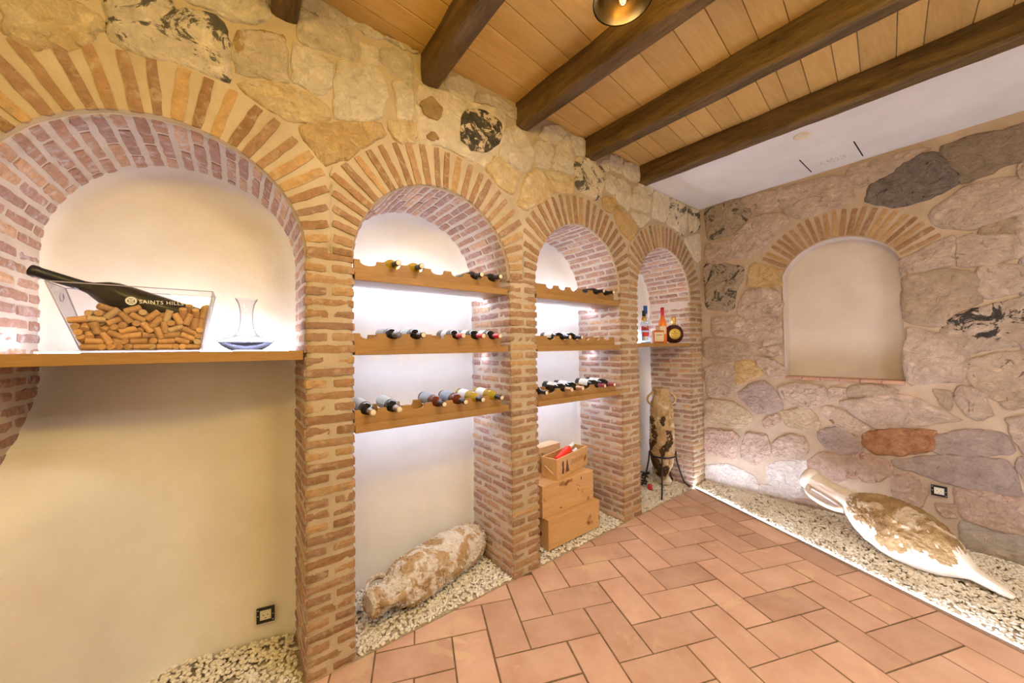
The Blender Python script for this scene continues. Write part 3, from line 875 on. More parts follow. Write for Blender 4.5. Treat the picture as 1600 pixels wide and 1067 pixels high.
# ------------------------------------------------------------------ right wall with the blind arched niche
NY0, NY1, NZ0, NRr, NZC = -1.615, -0.80, 1.285, 0.431, 2.144
NC = (NY0 + NY1) / 2
ys = sorted(set([round(v, 4) for v in lin(-4.3, 0.62, 100) if not (NY0 - 0.02 < v < NY0 + 0.02 or NY1 - 0.02 < v < NY1 + 0.02)] + [NY0 - 1e-4, NY0, NY1, NY1 + 1e-4]))
mb = MB()
def rw(y, z):
    return (RX - 0.005 * nz(y * 4, z * 4, 12) - 0.003 * nz(y * 18, z * 18, 15), y, z)
def strip(ya, yb, fa, fb, ta, tb, n):
    V = []
    for y, b, t in ((ya, fa, ta), (yb, fb, tb)):
        for j in range(n): V.append(rw(y, b + (t - b) * j / (n - 1)))
    mb.add(V, [(j, n + j, n + j + 1, j + 1) for j in range(n - 1)])
def atop(y):
    return NZC + math.sqrt(max(0.0, NRr * NRr - (y - NC) ** 2))
for a, b in zip(ys[:-1], ys[1:]):
    if NY0 <= a and b <= NY1:
        strip(a, b, 0, 0, NZ0, NZ0, 28); strip(a, b, atop(a), atop(b), 3.4, 3.4, 22)
    else:
        strip(a, b, 0, 0, 3.4, 3.4, 70)
wall_right = mb.build('wall_right', 'mortar_right', None, True)
tag(wall_right, 'rough brown and pink rubble stone end wall with a blind arched niche', 'wall', None, 'structure')
RS = parse(RIGHT_STONES) + parse('''P -2240,2950 -2600,2960 -2620,3120 -2260,3150
B -2200,2560 -2560,2590 -2540,2900 -2230,2880
P -2190,2230 -2520,2250 -2500,2540 -2200,2520
M -2200,1900 -2550,1880 -2540,2200 -2190,2190
P -2190,1500 -2480,1480 -2520,1850 -2200,1860
B -2200,1100 -2540,1110 -2500,1450 -2190,1460
P -2200,700 -2480,690 -2520,1070 -2200,1060
R -2210,280 -2560,290 -2530,660 -2200,650
W2 -2190,60 -2500,70 -2510,250 -2210,250
P -2600,1200 -2900,1250 -2880,1700 -2560,1650
B -2580,1750 -2900,1780 -2880,2200 -2590,2150''')
GROW = 0.034
for k, (key, poly) in enumerate(RS):
    o = obj('stone', stone_mesh(poly, key, RF, 0.020 if key in ('K', 'G', 'R', 'RR', 'P', 'D') else 0.014, 200 + k * 2.3), wall_right)
    if key == 'RR': o['label'] = 'bright rust red stone'
    if key in ('K', 'G'): o['label'] = 'stone with black weathering'
# niche: reveal, back, sill tiles, ring of bricks
mb = MB()
t0_ = math.acos((NY1 - NY0) / 2 / NRr); zs_ = NZC + NRr * math.sin(t0_)
prof = [(NY0, NZ0)] + [(NY0, z) for z in lin(NZ0 + 0.08, zs_ - 0.02, 16)] + [(NC - NRr * math.cos(t), NZC + NRr * math.sin(t)) for t in lin(t0_, PI - t0_, 40)] + [(NY1, z) for z in lin(zs_ - 0.02, NZ0 + 0.08, 16)] + [(NY1, NZ0)]
xsn = [RX - 0.012, RX + 0.004] + lin(RX + 0.03, RX + 0.17, 5)
V = [(x, y + (0.004 * nz(y * 9, z * 9, x * 9) if x > RX + .01 else 0), z) for x in xsn for y, z in prof]
n = len(prof)
mb.add(V, [(j * n + i, j * n + i + 1, (j + 1) * n + i + 1, (j + 1) * n + i) for j in range(len(xsn) - 1) for i in range(n - 1)])
V, F = grid(lambda y, z: (RX + 0.165 + 0.006 * nz(y * 3, z * 3, 31), y, z), lin(NY0 - .02, NY1 + .02, 30), lin(NZ0 - .02, NZC + NRr + .02, 45))
mb.add(V, F)
mb.build('niche_plaster', 'niche_plaster_right', wall_right, True)
for y in lin(NY0 + 0.07, NY1 - 0.07, 6):
    t = MB(); t.bbox(RX - 0.022, RX + 0.165, y - 0.066, y + 0.066, NZ0 - 0.025 + rnd.uniform(-.002, .002), NZ0 + 0.003, 0.004)
    t.build('sill_tile', 'terracotta_brick', wall_right)
V, F = grid(lambda t, r: (RX - 0.003 - 0.003 * nz(t * 8, r * 10, 44), NC + r * math.cos(t), NZC + r * math.sin(t)), lin(math.radians(22), math.radians(158), 50), lin(NRr - 0.002, 0.70, 7))
ring_r = obj('niche_arch', mesh('niche_arch', V, F, 'mortar_right', True), wall_right)
for k in range(23):
    t = math.radians(26 + 128 * k / 22) + rnd.uniform(-.008, .008)
    r0, r1 = NRr + 0.012, 0.69 - rnd.uniform(0, .015)
    rm = (r0 + r1) / 2; ct, st = math.cos(t), math.sin(t)
    lay_brick(ring_r, (RX - 0.004, NC + rm * ct, NZC + rm * st), (0, ct, st), (-1, 0, 0), r1 - r0, 0.034 * rnd.uniform(.85, 1.15), None, rnd.uniform(.004, .009))

# rest of the room, behind the camera
mb = MB(); mb.box(-2.15, -2.0, -4.4, 0.2, 0, 3.45)
tag(mb.build('wall_back', 'plaster'), 'plain plaster wall out of view at the left', 'wall', None, 'structure')
mb = MB(); mb.box(-2.15, 4.5, -4.45, -4.3, 0, 3.45)
tag(mb.build('wall_front', 'plaster'), 'plain plaster wall out of view behind the viewer', 'wall', None, 'structure')

# ------------------------------------------------------------------ floor: grout bed, herringbone terracotta tiles
TS, TA = 0.2009, math.radians(-22.5)
adir = Vector((math.cos(TA), math.sin(TA))); bdir = Vector((math.sin(TA), -math.cos(TA)))
TO = Vector((2.2496, -0.7027))
def tw(a, b): return TO + adir * (a * TS) + bdir * (b * TS)
mb = MB(); mb.box(-2.2, 4.9, -4.5, 0.7, -0.08, -0.0045)
floor = mb.build('floor', 'grout')
tag(floor, 'terracotta tiled floor laid in herringbone', 'floor', None, 'structure')

def clip(poly, p, nrm):
    """keep the side of the line through P where (q-p).nrm <= 0"""
    out = []
    for i in range(len(poly)):
        a, b = poly[i], poly[(i + 1) % len(poly)]
        da, db = (a - p).dot(nrm), (b - p).dot(nrm)
        if da <= 0: out.append(a)
        if (da <= 0) != (db <= 0): out.append(a.lerp(b, da / (da - db)))
    return out
def tile(poly, parent):
    c = Vector((0, 0))
    for p in poly: c += p
    c /= len(poly)
    area = 0.5 * abs(sum(poly[i].x * poly[(i + 1) % len(poly)].y - poly[(i + 1) % len(poly)].x * poly[i].y for i in range(len(poly))))
    if area < 0.0012: return
    zt = rnd.uniform(-0.0006, 0.0008)
    V, n = [], len(poly)
    tl = Vector((rnd.uniform(-.004, .004), rnd.uniform(-.004, .004)))
    for inset, z in ((0.0, -0.006), (0.0, zt - 0.0025), (0.004, zt)):
        for p in poly:
            d = (c - p); d = d / max(d.length, 1e-6) * inset * 1.3
            V.append((p.x + d.x, p.y + d.y, z + (tl.dot(p - c) if inset else 0)))
    F = [(r * n + i, r * n + (i + 1) % n, (r + 1) * n + (i + 1) % n, (r + 1) * n + i) for r in (0, 1) for i in range(n)] + [tuple(2 * n + i for i in range(n))]
    obj('tile', mesh('tile', V, F, 'tile'), parent)
def in_view(poly):
    for p in poly:
        d = Vector((p.x, p.y + 1.9917, -1.6)); z = d.dot(cf)
        if z > 0.15 and abs(d.dot(cr) / z) * 560 < 900 and -d.dot(cu) / z * 560 < 650: return True
    return False
J = 0.021   # half joint, in tile units
WLIM, WN = Vector((0, 0.004)), Vector((0, 1))
for a in range(-16, 6):
    for b in range(-9, 14):
        if (b - (-a - 3)) % 4 == 0:      # tile lying along b
            q = [tw(a + J, b + J), tw(a + 1 - J, b + J), tw(a + 1 - J, b + 2 - J), tw(a + J, b + 2 - J)]
            q = [p + Vector((rnd.uniform(-.0015, .0015), rnd.uniform(-.0015, .0015))) for p in q]
            q = clip(q, WLIM, WN)
            if len(q) > 2 and in_view(q): tile(q, floor)
        if (a - (-b - 1)) % 4 == 0:      # tile lying along a
            q = [tw(a + J, b + J), tw(min(a + 2, 6) - J, b + J), tw(min(a + 2, 6) - J, b + 1 - J), tw(a + J, b + 1 - J)]
            q = [p + Vector((rnd.uniform(-.0015, .0015), rnd.uniform(-.0015, .0015))) for p in q]
            q = clip(q, WLIM, WN)
            if len(q) > 2 and in_view(q): tile(q, floor)
for b in range(-7, 16, 2):
    q = [tw(6 + J, b + J), tw(7.03, b + J), tw(7.03, b + 2 - J), tw(6 + J, b + 2 - J)]
    q = clip(q, WLIM, WN)
    if len(q) > 2 and in_view(q): tile(q, floor)

# ------------------------------------------------------------------ gravel beds
def pebbles(name, pts, zfun, rad, parent=None):
    bm = bmesh.new(); bmesh.ops.create_icosphere(bm, subdivisions=1, radius=1.0)
    bm.verts.index_update()
    base = np.array([v.co[:] for v in bm.verts]); fc = np.array([[v.index for v in f.verts] for f in bm.faces]); bm.free()
    n, m = len(pts), len(base)
    sc = np.stack([nrs.uniform(.8, 1.35, n), nrs.uniform(.6, .95, n), nrs.uniform(.35, .6, n)], 1) * nrs.uniform(.75, 1.25, (n, 1)) * rad
    v = base[None] * (1 + nrs.uniform(-.22, .22, (n, m, 1)))
    v = v * sc[:, None, :]
    def rot(ax, a):
        c, s = np.cos(a), np.sin(a); R = np.zeros((n, 3, 3)); i, j, k = ax, (ax + 1) % 3, (ax + 2) % 3
        R[:, i, i] = 1; R[:, j, j] = c; R[:, k, k] = c; R[:, j, k] = -s; R[:, k, j] = s; return R
    Rm = rot(2, nrs.uniform(0, 6.28, n)) @ rot(0, nrs.normal(0, .35, n)) @ rot(1, nrs.normal(0, .35, n))
    v = np.einsum('nij,nmj->nmi', Rm, v)
    z = np.array([zfun(x, y) for x, y in pts]) + nrs.uniform(-.35, .45, n) * rad * .7
    v += np.c_[pts, z][:, None, :]
    f = (fc[None] + (np.arange(n) * m)[:, None, None]).reshape(-1, 3)
    me = bpy.data.meshes.new(name)
    me.vertices.add(n * m); me.vertices.foreach_set('co', v.reshape(-1).astype(np.float32))
    nf = len(f); me.loops.add(nf * 3); me.loops.foreach_set('vertex_index', f.reshape(-1).astype(np.int32))
    me.polygons.add(nf); me.polygons.foreach_set('loop_start', np.arange(0, nf * 3, 3, dtype=np.int32)); me.polygons.foreach_set('loop_total', np.full(nf, 3, dtype=np.int32))
    me.materials.append(M['gravel']); me.update(calc_edges=True); me.validate()
    return obj(name, me, parent)
def scatter(x0, x1, y0, y1, dens, test):
    n = int((x1 - x0) * (y1 - y0) * dens)
    p = np.c_[nrs.uniform(x0, x1, n), nrs.uniform(y0, y1, n)]
    return p[[test(x, y) for x, y in p]]
LEDP, LEDD = Vector((4.062, -0.034)), bdir
def led_x(y): return LEDP.x + (y - LEDP.y) * LEDD.x / LEDD.y
G_L = ['cream gravel in the bottom of the cork tub niche', 'cream gravel under the barnacled amphora in the first rack niche', 'cream gravel around the stacked wooden crates', 'cream gravel under the iron amphora stand']
def back_y(i, x):
    nch = NICHE[i]; u = (x - nch['x0']) / (nch['x1'] - nch['x0']); return nch['dl'] + (nch['dr'] - nch['dl']) * u
for i in range(4):
    nch = NICHE[i]
    p = scatter(nch['x0'] + .02, nch['x1'] - .012, 0.006, .6, 5200, lambda x, y: y < back_y(i, x) - .01)
    mb = MB(); mb.box(nch['x0'] - .01, nch['x1'] + .01, 0.006, .7, -0.004, 0.007); mb.build('gravel_bed', 'gravel_fines', floor)
    g = pebbles('gravel', p, lambda x, y: 0.013 + 0.006 * nz(x * 6, y * 6, 3) + 0.03 * sstep(.15, .5, y) * (1 if i == 0 else .3), 0.0125)
    tag(g, G_L[i], 'gravel', None, 'stuff')
p = scatter(2.3, RX - .005, -3.4, 0.0, 5200, lambda x, y: x > led_x(y) + .02 and x < RX - .004)
V = [(led_x(0.0) + .014, 0.0, 0.006), (RX + .02, 0.0, 0.012), (RX + .02, -3.4, 0.03), (led_x(-3.4) + .014, -3.4, 0.006)]
obj('gravel_bed', mesh('gravel_bed', V, [(0, 1, 2, 3)], 'gravel_fines'), floor)
g = pebbles('gravel', p, lambda x, y: 0.008 + 0.030 * sstep(0.03, .5, x - led_x(y)) + 0.008 * nz(x * 5, y * 5, 8), 0.0135)
tag(g, 'band of cream limestone gravel along the rough stone end wall', 'gravel', None, 'stuff')
# LED rope in its profile along the tile edge
e0, e1 = Vector((led_x(-0.02), -0.02)), Vector((led_x(-3.5), -3.5))
L_ = (e1 - e0).length
mwl = Matrix.Translation((e0.x, e0.y, 0)) @ Matrix.Rotation(math.atan2((e1 - e0).y, (e1 - e0).x), 4, 'Z')
root = empty('led_strip', (0, 0, 0)); root.matrix_basis = mwl
mb = MB(); mb.box(0, L_, -0.004, 0.0, -0.006, 0.020); mb.box(0, L_, -0.004, 0.018, -0.006, -0.001)
mb.build('profile', 'aluminium', root)
mb = MB(); mb.box(0, L_, 0.002, 0.014, 0.0, 0.018)
mb.build('light_tape', 'led_floor', root)
tag(root, 'glowing white LED strip along the edge of the tiles beside the gravel band', 'led strip')

# ------------------------------------------------------------------ ceiling: planks, plaster margin, beams
mb = MB(); mb.box(-2.15, 3.25, -4.4, 0.3, CEIL + 0.022, CEIL + 0.10)
ceiling = mb.build('ceiling', 'white_plaster')
tag(ceiling, 'boarded ceiling with a white plaster margin along the end wall', 'ceiling', None, 'structure')
BX = [(-0.57, 0), (0.178, 0.0), (0.928, 0.0), (1.650, 0.045), (2.390, 0.05), (3.182, 0.058)]
def beam_x(i, y): return BX[i][0] - BX[i][1] * y
ymin_bay = [-0.5, -1.0, -1.6, -2.2, -2.8]
for bay in range(5):
    y = 0.10 - rnd.uniform(0, .1)
    while y > ymin_bay[bay]:
        w = rnd.uniform(.13, .24) if bay < 4 else rnd.uniform(.11, .19)
        s = 0.11 if bay else 0.05
        V = []
        zt = CEIL + rnd.uniform(-.0015, .0015)
        g = 0.0018
        for inset, z in ((0, CEIL + 0.02), (0, zt + 0.002), (0.003, zt)):
            for yy, side in ((y - g - inset, 0), (y - g - inset, 1), (y - w + g + inset, 1), (y - w + g + inset, 0)):
                x = beam_x(bay + side, yy)
                V.append((x, yy + s * (x - beam_x(bay, yy)) , z))
        F = [(r * 4 + i, r * 4 + (i + 1) % 4, (r + 1) * 4 + (i + 1) % 4, (r + 1) * 4 + i) for r in (0, 1) for i in range(4)] + [(8, 9, 10, 11)]
        obj('ceiling_plank', mesh('ceiling_plank', V, F, 'plank'), ceiling)
        y -= w
mb = MB()
V = [Vector((beam_x(5, y) + (0.0 if k == 0 else RX + .06 - beam_x(5, y)), y, z)) for z in (3.215, 3.30) for y in (0.3, -4.4) for k in (0, 1)]
mb.add(V, [(0, 1, 3, 2), (4, 6, 7, 5), (0, 4, 5, 1), (2, 3, 7, 6), (0, 2, 6, 4), (1, 5, 7, 3)])
mb.build('ceiling_plaster', 'white_plaster', ceiling)
# slots of the flush plaster vent
for y in (-1.07, -1.418):
    mb = MB(); mb.box(3.90, 4.27, y - 0.004, y + 0.004, 3.2135, 3.2165)
    mb.build('vent_slot', 'dark', ceiling)
mb = MB()
vx, vy = 4.14, -1.245
for k in range(16):
    a = 2 * PI * k / 16
    for r, q in ((0.018, .012), (0.042, .016)):
        x, y = vx + r * math.cos(a), vy + r * 1.9 * math.sin(a)
        mb.lathe([(0.0, 3.2135), (q * .35, 3.2132), (q * .35, 3.216)], 6, Matrix.Translation((x, y, 0)))
mb.build('pierced_rosette', plain('plaster_hole', (0.50, 0.45, 0.42), 0.9), ceiling)

def beam(i, label):
    def fn(a, y):
        # rounded square section, wandering
        w, h = 0.056 + 0.004 * nz(y * 1.3, i, 1), 0.175
        t = a * 4
        cx = beam_x(i, y) + 0.006 * nz(y * 1.1, i, 7)
        prof_ = [(-w, CEIL + .01), (-w, CEIL - h * .5), (-w - .001, CEIL - h + .020), (-w + .006, CEIL - h + .006), (-w + .018, CEIL - h), (0, CEIL - h - .001), (w - .018, CEIL - h), (w - .006, CEIL - h + .006), (w, CEIL - h + .020), (w, CEIL - h * .5), (w, CEIL + .01)]
        px, pz = prof_[a]
        d = 0.007 * nz(px * 12 + i, y * 5, pz * 12) + 0.004 * nz(px * 30, y * 14, pz * 30)
        return (cx + px + d * (1 if px > 0 else -1), y, pz + d)
    ysb = lin(0.06, -3.9, 90)
    V, F = grid(fn, list(range(11)), ysb)
    F.append(tuple(range(11)))
    o = obj('ceiling_beam', mesh('ceiling_beam', V, F, 'beam', False))
    return tag(o, label, 'beam', 'dark ceiling beams', 'structure')
BL = ['dark rough ceiling beam whose end shows at the top edge above the cork tub arch',
      'dark ceiling beam meeting the wall above the first rack niche, with pale knots on its underside',
      'dark ceiling beam passing just behind the brass lamp',
      'dark ceiling beam between the brass lamp beam and the beam at the white plaster margin',
      'dark ceiling beam that borders the white plaster margin of the ceiling']
for i in range(1, 6):
    beam(i, BL[i - 1])

# scorch mark and hollows on the long pale stone
def wall_patch(name, txt, mat, h, seed, label=None):
    poly = [tuple(int(q) / 1000 for q in p.split(',')) for p in txt.split()]
    o = patch(wall_left, name, poly, lambda u, z, hh: (u, -0.0135 - hh * 0.8, z), mat, h, seed)
    if label: o['label'] = label
wall_patch('scorch_mark', '1174,3115 1303,3165 1397,3157 1434,3136 1411,3033 1300,2943 1210,2922 1154,2957', 'scorch', 0.004, 71, 'black scorch mark on the long pale stone')
wall_patch('stone_hollow', '872,3063 934,3120 997,3082 971,3012 928,3003 883,3021', 'hollow', 0.003, 72, 'ochre oval hollow in the long pale stone')
wall_patch('stone_hollow', '903,2888 953,2910 982,2885 906,2862', 'hollow', 0.003, 73)

# ------------------------------------------------------------------ shelves and wine racks
def led_tape(x0, x1, y, z0, z1, label, mat_='led', under=False):
    r = empty('led_strip', ((x0 + x1) / 2, y, z0)); w = (x1 - x0) / 2; h = z1 - z0
    if under:
        mb = MB(); mb.box(-w, w, -0.004, 0.012, h - .002, h); mb.build('profile', 'aluminium', r)
        mb = MB(); mb.box(-w + .004, w - .004, 0.0, 0.010, 0.0, h - .0021); mb.build('light_tape', mat_, r)
    else:
        mb = MB(); mb.box(-w, w, -0.002, 0.012, 0, 0.0012); mb.build('profile', 'aluminium', r)
        mb = MB(); mb.box(-w + .004, w - .004, 0.0, 0.009, 0.0012, h); mb.build('light_tape', mat_, r)
    tag(r, label, 'led strip')
    return r

s = MB(); s.bbox(-0.352, 0.352, 0, 0.30, 0, 0.044, 0.003)
def shelf(name, x0, x1, y0, dep, z0, th, label):
    r = empty(name, ((x0 + x1) / 2, y0, z0)); w = (x1 - x0) / 2
    mb = MB()
    if x0 < 0:
        mb.prism([(-w, 0), (w, 0), (w, .36), (-w, .60)], 0, th, Matrix(((1, 0, 0, 0), (0, 0, 1, 0), (0, 1, 0, 0), (0, 0, 0, 1))))
    else:
        mb.bbox(-w, w, 0, dep, 0, th, 0.003)
    mb.build('shelf_board', 'shelf', r)
    mb = MB(); mb.bbox(-w, w, -0.006, 0.0, 0.0, th, 0.0015); mb.build('shelf_edge', 'shelf', r)
    return tag(r, label, 'shelf')
shelf('wooden_shelf', -0.712, 0.252, 0.002, 0.31, 1.558, 0.045, 'thick oiled wooden shelf carrying the cork tub and the glass decanter')
led_tape(-0.66, 0.23, 0.345, 1.603, 1.611, 'LED strip behind the shelf with the cork tub and decanter', 'led_tub')
shelf('wooden_shelf', 3.062, 4.062, 0.002, 0.51, 1.597, 0.037, 'narrow oiled wooden shelf carrying the liquor bottles')
led_tape(3.08, 4.04, 0.45, 1.634, 1.641, 'LED strip behind the shelf of liquor bottles', 'led_liquor')

PITCHB = 0.137
def rail_poly(w, slots, z0, zr, depth, half):
    pts = [(-w, z0), (w, z0), (w, zr)]
    for sx in reversed(slots):
        for t in lin(0, 1, 9):
            a = PI * t
            x = sx + half * math.cos(a)
            f = math.sin(a) ** 0.7
            pts.append((x, zr - depth * f))
    pts.append((-w, zr))
    return pts
RACK_Z = [1.972, 1.575, 1.165]
def rack(x0, x1, z, first, label):
    cx = (x0 + x1) / 2
    r = empty('wine_rack', (cx, 0.0, z))
    xa, xb = x0 + 0.004 - cx, x1 - 0.018 - cx
    mb = MB(); mb.bbox(xa, xb, 0.0, 0.35, 0, 0.043, 0.002); mb.build('shelf_board', 'shelf', r)
    rb = x1 - 0.072 - cx
    slots = [first + PITCHB * k - cx for k in range(7)]
    sl = [x for x in slots if xa + 0.03 < x < rb - 0.02]
    for nm, y0, y1 in (('front_rail', 0.022, 0.040), ('rear_rail', 0.195, 0.213)):
        d = 0.030 if nm == 'front_rail' else 0.040
        poly = rail_poly(1, sl, 0.043, 0.116, d, 0.046)
        poly = [(xa + 0.002 if x == -1 else (rb if x == 1 else x), zz) for x, zz in poly]
        mb = MB(); mb.prism(poly, y0, y1); mb.build(nm, 'shelf', r)
    tag(r, label, 'wine rack', 'wine racks')
    led_tape(x0 + 0.012, x1 - 0.014, 0.325, z - (0.008 if z > 1.9 else 0.0035), z, label.replace('scalloped wooden wine rack', 'LED strip under the rack'), 'led', True)
    if z > 1.9:
        led_tape(x0 + 0.012, x1 - 0.014, 0.335, z + 0.043, z + 0.051, 'LED strip lying on top of the topmost rack ' + label[label.index('in the niche'):], 'led')
    return r
N1, N2 = 'in the niche beside the cork tub', 'in the niche above the wooden crates'
POS = ['topmost', 'middle', 'lowest']
for zi, z in enumerate(RACK_Z):
    rack(0.486, 1.513, z, 0.567, 'scalloped wooden wine rack, %s of three %s' % (POS[zi], N1))
    rack(1.762, 2.785, z, 1.787, 'scalloped wooden wine rack, %s of three %s' % (POS[zi], N2))

# ------------------------------------------------------------------ wine bottles
BODY = [(0.0, 0.006), (0.030, 0.0), (0.0362, 0.004), (0.0378, 0.012), (0.0378, 0.188), (0.0365, 0.203), (0.031, 0.219), (0.0225, 0.233), (0.0168, 0.246), (0.0148, 0.262), (0.0142, 0.300), (0.0155, 0.303), (0.0155, 0.312), (0.0, 0.314)]
def make_bottle(glassm, capm, label=None, lz=(0.05, 0.145), span=1.0, cap0=0.240, neck_label=None):
    r = empty('wine_bottle')
    MB().lathe(BODY, 22).build('glass_body', glassm, r, True)
    prof = [(0.0172, cap0), (0.0156, 0.262), (0.0149, 0.300), (0.0162, 0.303), (0.0162, 0.3135), (0.0138, 0.3150)]
    MB().lathe(prof, 18, cap=False).build('capsule', capm, r, True)
    MB().lathe([(0.0, 0.3148), (0.0139, 0.3148), (0.0125, 0.3160), (0.0, 0.3162)], 18, cap=False).build('capsule_end', 'cap_end' if capm not in ('cap_grey', 'cap_silver2') else capm, r, True)
    if label:
        vs, fs = [], []
        n = 18
        for k in range(n + 1):
            a = -PI / 2 + (k / n - .5) * 2 * PI * span * 0.8
            for z in lz: vs.append((0.0384 * math.cos(a), -0.0384 * math.sin(a), z))
        fs = [(2 * k, 2 * k + 2, 2 * k + 3, 2 * k + 1) for k in range(n)]
        obj('paper_label', mesh('paper_label', vs, fs, label, True), r)
    return r
PROTO = {}
def bottle(kind, spec, slot_x, z, label, group):
    if kind not in PROTO:
        PROTO[kind] = make_bottle(**spec); o = PROTO[kind]
    else:
        o = copy_tree(PROTO[kind])
    o.location = (slot_x + rnd.uniform(-.003, .003), 0.262 + rnd.uniform(-.012, .008), z + 0.121)
    o.rotation_euler = (PI / 2 + math.radians(2.5), rnd.uniform(-.4, .4) * 0.5, 0)
    return tag(o, label, 'wine bottle', group)
W = dict(white=dict(glassm='wine_glass_white', capm='cap_black'),
         dark=dict(glassm='dark_glass', capm='cap_black'),
         grey_label=dict(glassm='dark_glass', capm='cap_grey', label='label_grey', lz=(0.03, 0.155)),
         grey_label_black=dict(glassm='dark_glass', capm='cap_black', label='label_grey', lz=(0.03, 0.155)),
         red_cap=dict(glassm='dark_glass', capm='cap_red', label='label_white', lz=(0.075, 0.145)),
         silver_cap=dict(glassm='dark_glass', capm='cap_silver', label='label_grey', lz=(0.015, 0.165)),
         amber=dict(glassm='wine_glass_rose', capm='cap_black', label='label_blue', lz=(0.03, 0.155)),
         white_label=dict(glassm='wine_glass_white', capm='cap_black', label='label_white', lz=(0.04, 0.14)),
         dark_white=dict(glassm='dark_glass', capm='cap_black', label='label_white', lz=(0.05, 0.14), span=.7),
         tan_cap=dict(glassm='dark_glass', capm='cap_tan', label='label_white', lz=(0.06, 0.15), span=.5),
         wine_cap=dict(glassm='dark_glass', capm='cap_wine', label='label_white', lz=(0.05, 0.15), span=.75))
S1 = lambda k: 0.567 + PITCHB * (k - 1)
S2 = lambda k: 1.787 + PITCHB * (k - 1)
Q = [
 ('white', S1(2), 0, 'yellow white-wine bottle with black capsule, left of two on the topmost rack'),
 ('white', S1(3), 0, 'yellow white-wine bottle with black capsule, right of two on the topmost rack'),
 ('dark', S1(6), 0, 'dark bottle second from the right on the topmost rack beside the tub niche'),
 ('dark', S1(7), 0, 'dark bottle at the right end of the topmost rack beside the tub niche'),
 ('grey_label', S1(2), 1, 'dark bottle with pale label and blue-grey capsule, leftmost on the middle rack'),
 ('grey_label_black', S1(3), 1, 'dark bottle with pale label and black capsule, second on the middle rack'),
 ('red_cap', S1(5), 1, 'dark bottle with red capsule and white label, leftmost of three on the middle rack'),
 ('red_cap', S1(6), 1, 'dark bottle with red capsule and white label, middle of three on the middle rack'),
 ('red_cap', S1(7), 1, 'dark bottle with red capsule and white label, rightmost of three on the middle rack'),
 ('silver_cap', S1(1), 2, 'dark bottle with silver capsule at the left end of the lowest rack'),
 ('silver_cap', S1(2), 2, 'dark bottle with silver capsule, second from the left on the lowest rack'),
 ('amber', S1(4), 2, 'amber bottle with grey-blue label on the lowest rack, just right of the empty slot'),
 ('amber', S1(5), 2, 'amber bottle with grey-blue label on the lowest rack, next to the yellow white wine'),
 ('white_label', S1(6), 2, 'yellow bottle with white label on the lowest rack, next to the amber bottles'),
 ('white_label', S1(7), 2, 'yellow bottle with white label at the right end of the lowest rack'),
 ('dark', S2(6), 0, 'dark bottle second from the right end of the topmost rack above the crates'),
 ('dark', S2(7), 0, 'dark bottle at the right end of the topmost rack above the crates'),
 ('dark_white', S2(3), 1, 'dark bottle on the middle rack above the crates, left of two'),
 ('dark_white', S2(4), 1, 'dark bottle on the middle rack above the crates, right of two'),
 ('dark', S2(1), 2, 'dark bottle at the left end of the lowest rack above the crates'),
 ('tan_cap', S2(3), 2, 'dark bottle with tan capsule above the crates, left of two on the lowest rack'),
 ('tan_cap', S2(4), 2, 'dark bottle with tan capsule above the crates, right of two on the lowest rack'),
 ('wine_cap', S2(6), 2, 'dark bottle with deep pink capsule above the crates, left of two'),
 ('wine_cap', S2(7), 2, 'dark bottle with deep pink capsule above the crates, right of two'),
]
for kind, x, zi, lab in Q:
    bottle(kind, W[kind], x, RACK_Z[zi], lab, 'wine bottles lying in the racks')

# ------------------------------------------------------------------ acrylic tub, big bottle, corks
ZS = 1.603
tub = empty('acrylic_tub', (-0.30, 0.16, ZS))
def T(x, y, z): return (x + 0.30, y - 0.16, z - ZS)
def tub_corner(t, o=0.0):
    """outer corners at height fraction t: x0, x1, yfront, yback, moved in by o"""
    return (-0.476 - 0.080 * t + o, -0.130 + 0.046 * t - o, 0.094 - 0.028 * t + o, 0.228 + 0.036 * t - o)
TH = 0.265
th_ = 0.0045
def tub_wall(name, fn):
    fn().build(name, 'acrylic', tub)
def side(ix, iy):
    def f():
        mb = MB()
        def P(t, o, k):
            x0, x1, y0, y1 = tub_corner(t, o); z = ZS + 0.010 + (TH - 0.010) * t
            return [T(x0, y0, z), T(x1, y0, z), T(x1, y1, z), T(x0, y1, z)][k]
        a, b = ix, iy
        v = [P(0, 0, a), P(0, 0, b), P(1, 0, b), P(1, 0, a), P(0, th_, a), P(0, th_, b), P(1, th_, b), P(1, th_, a)]
        return mb.add(v, [(0, 1, 2, 3), (7, 6, 5, 4), (0, 4, 5, 1), (3, 2, 6, 7), (1, 5, 6, 2), (0, 3, 7, 4)])
    return f
tub_wall('front_wall', side(0, 1)); tub_wall('right_wall', side(1, 2)); tub_wall('back_wall', side(2, 3)); tub_wall('left_wall', side(3, 0))
x0, x1, y0, y1 = tub_corner(0)
mb = MB(); mb.bbox(*[x0 + .30, x1 + .30], y0 - .16, y1 - .16, 0.0, 0.010, 0.002); mb.build('base', 'acrylic_edge', tub)
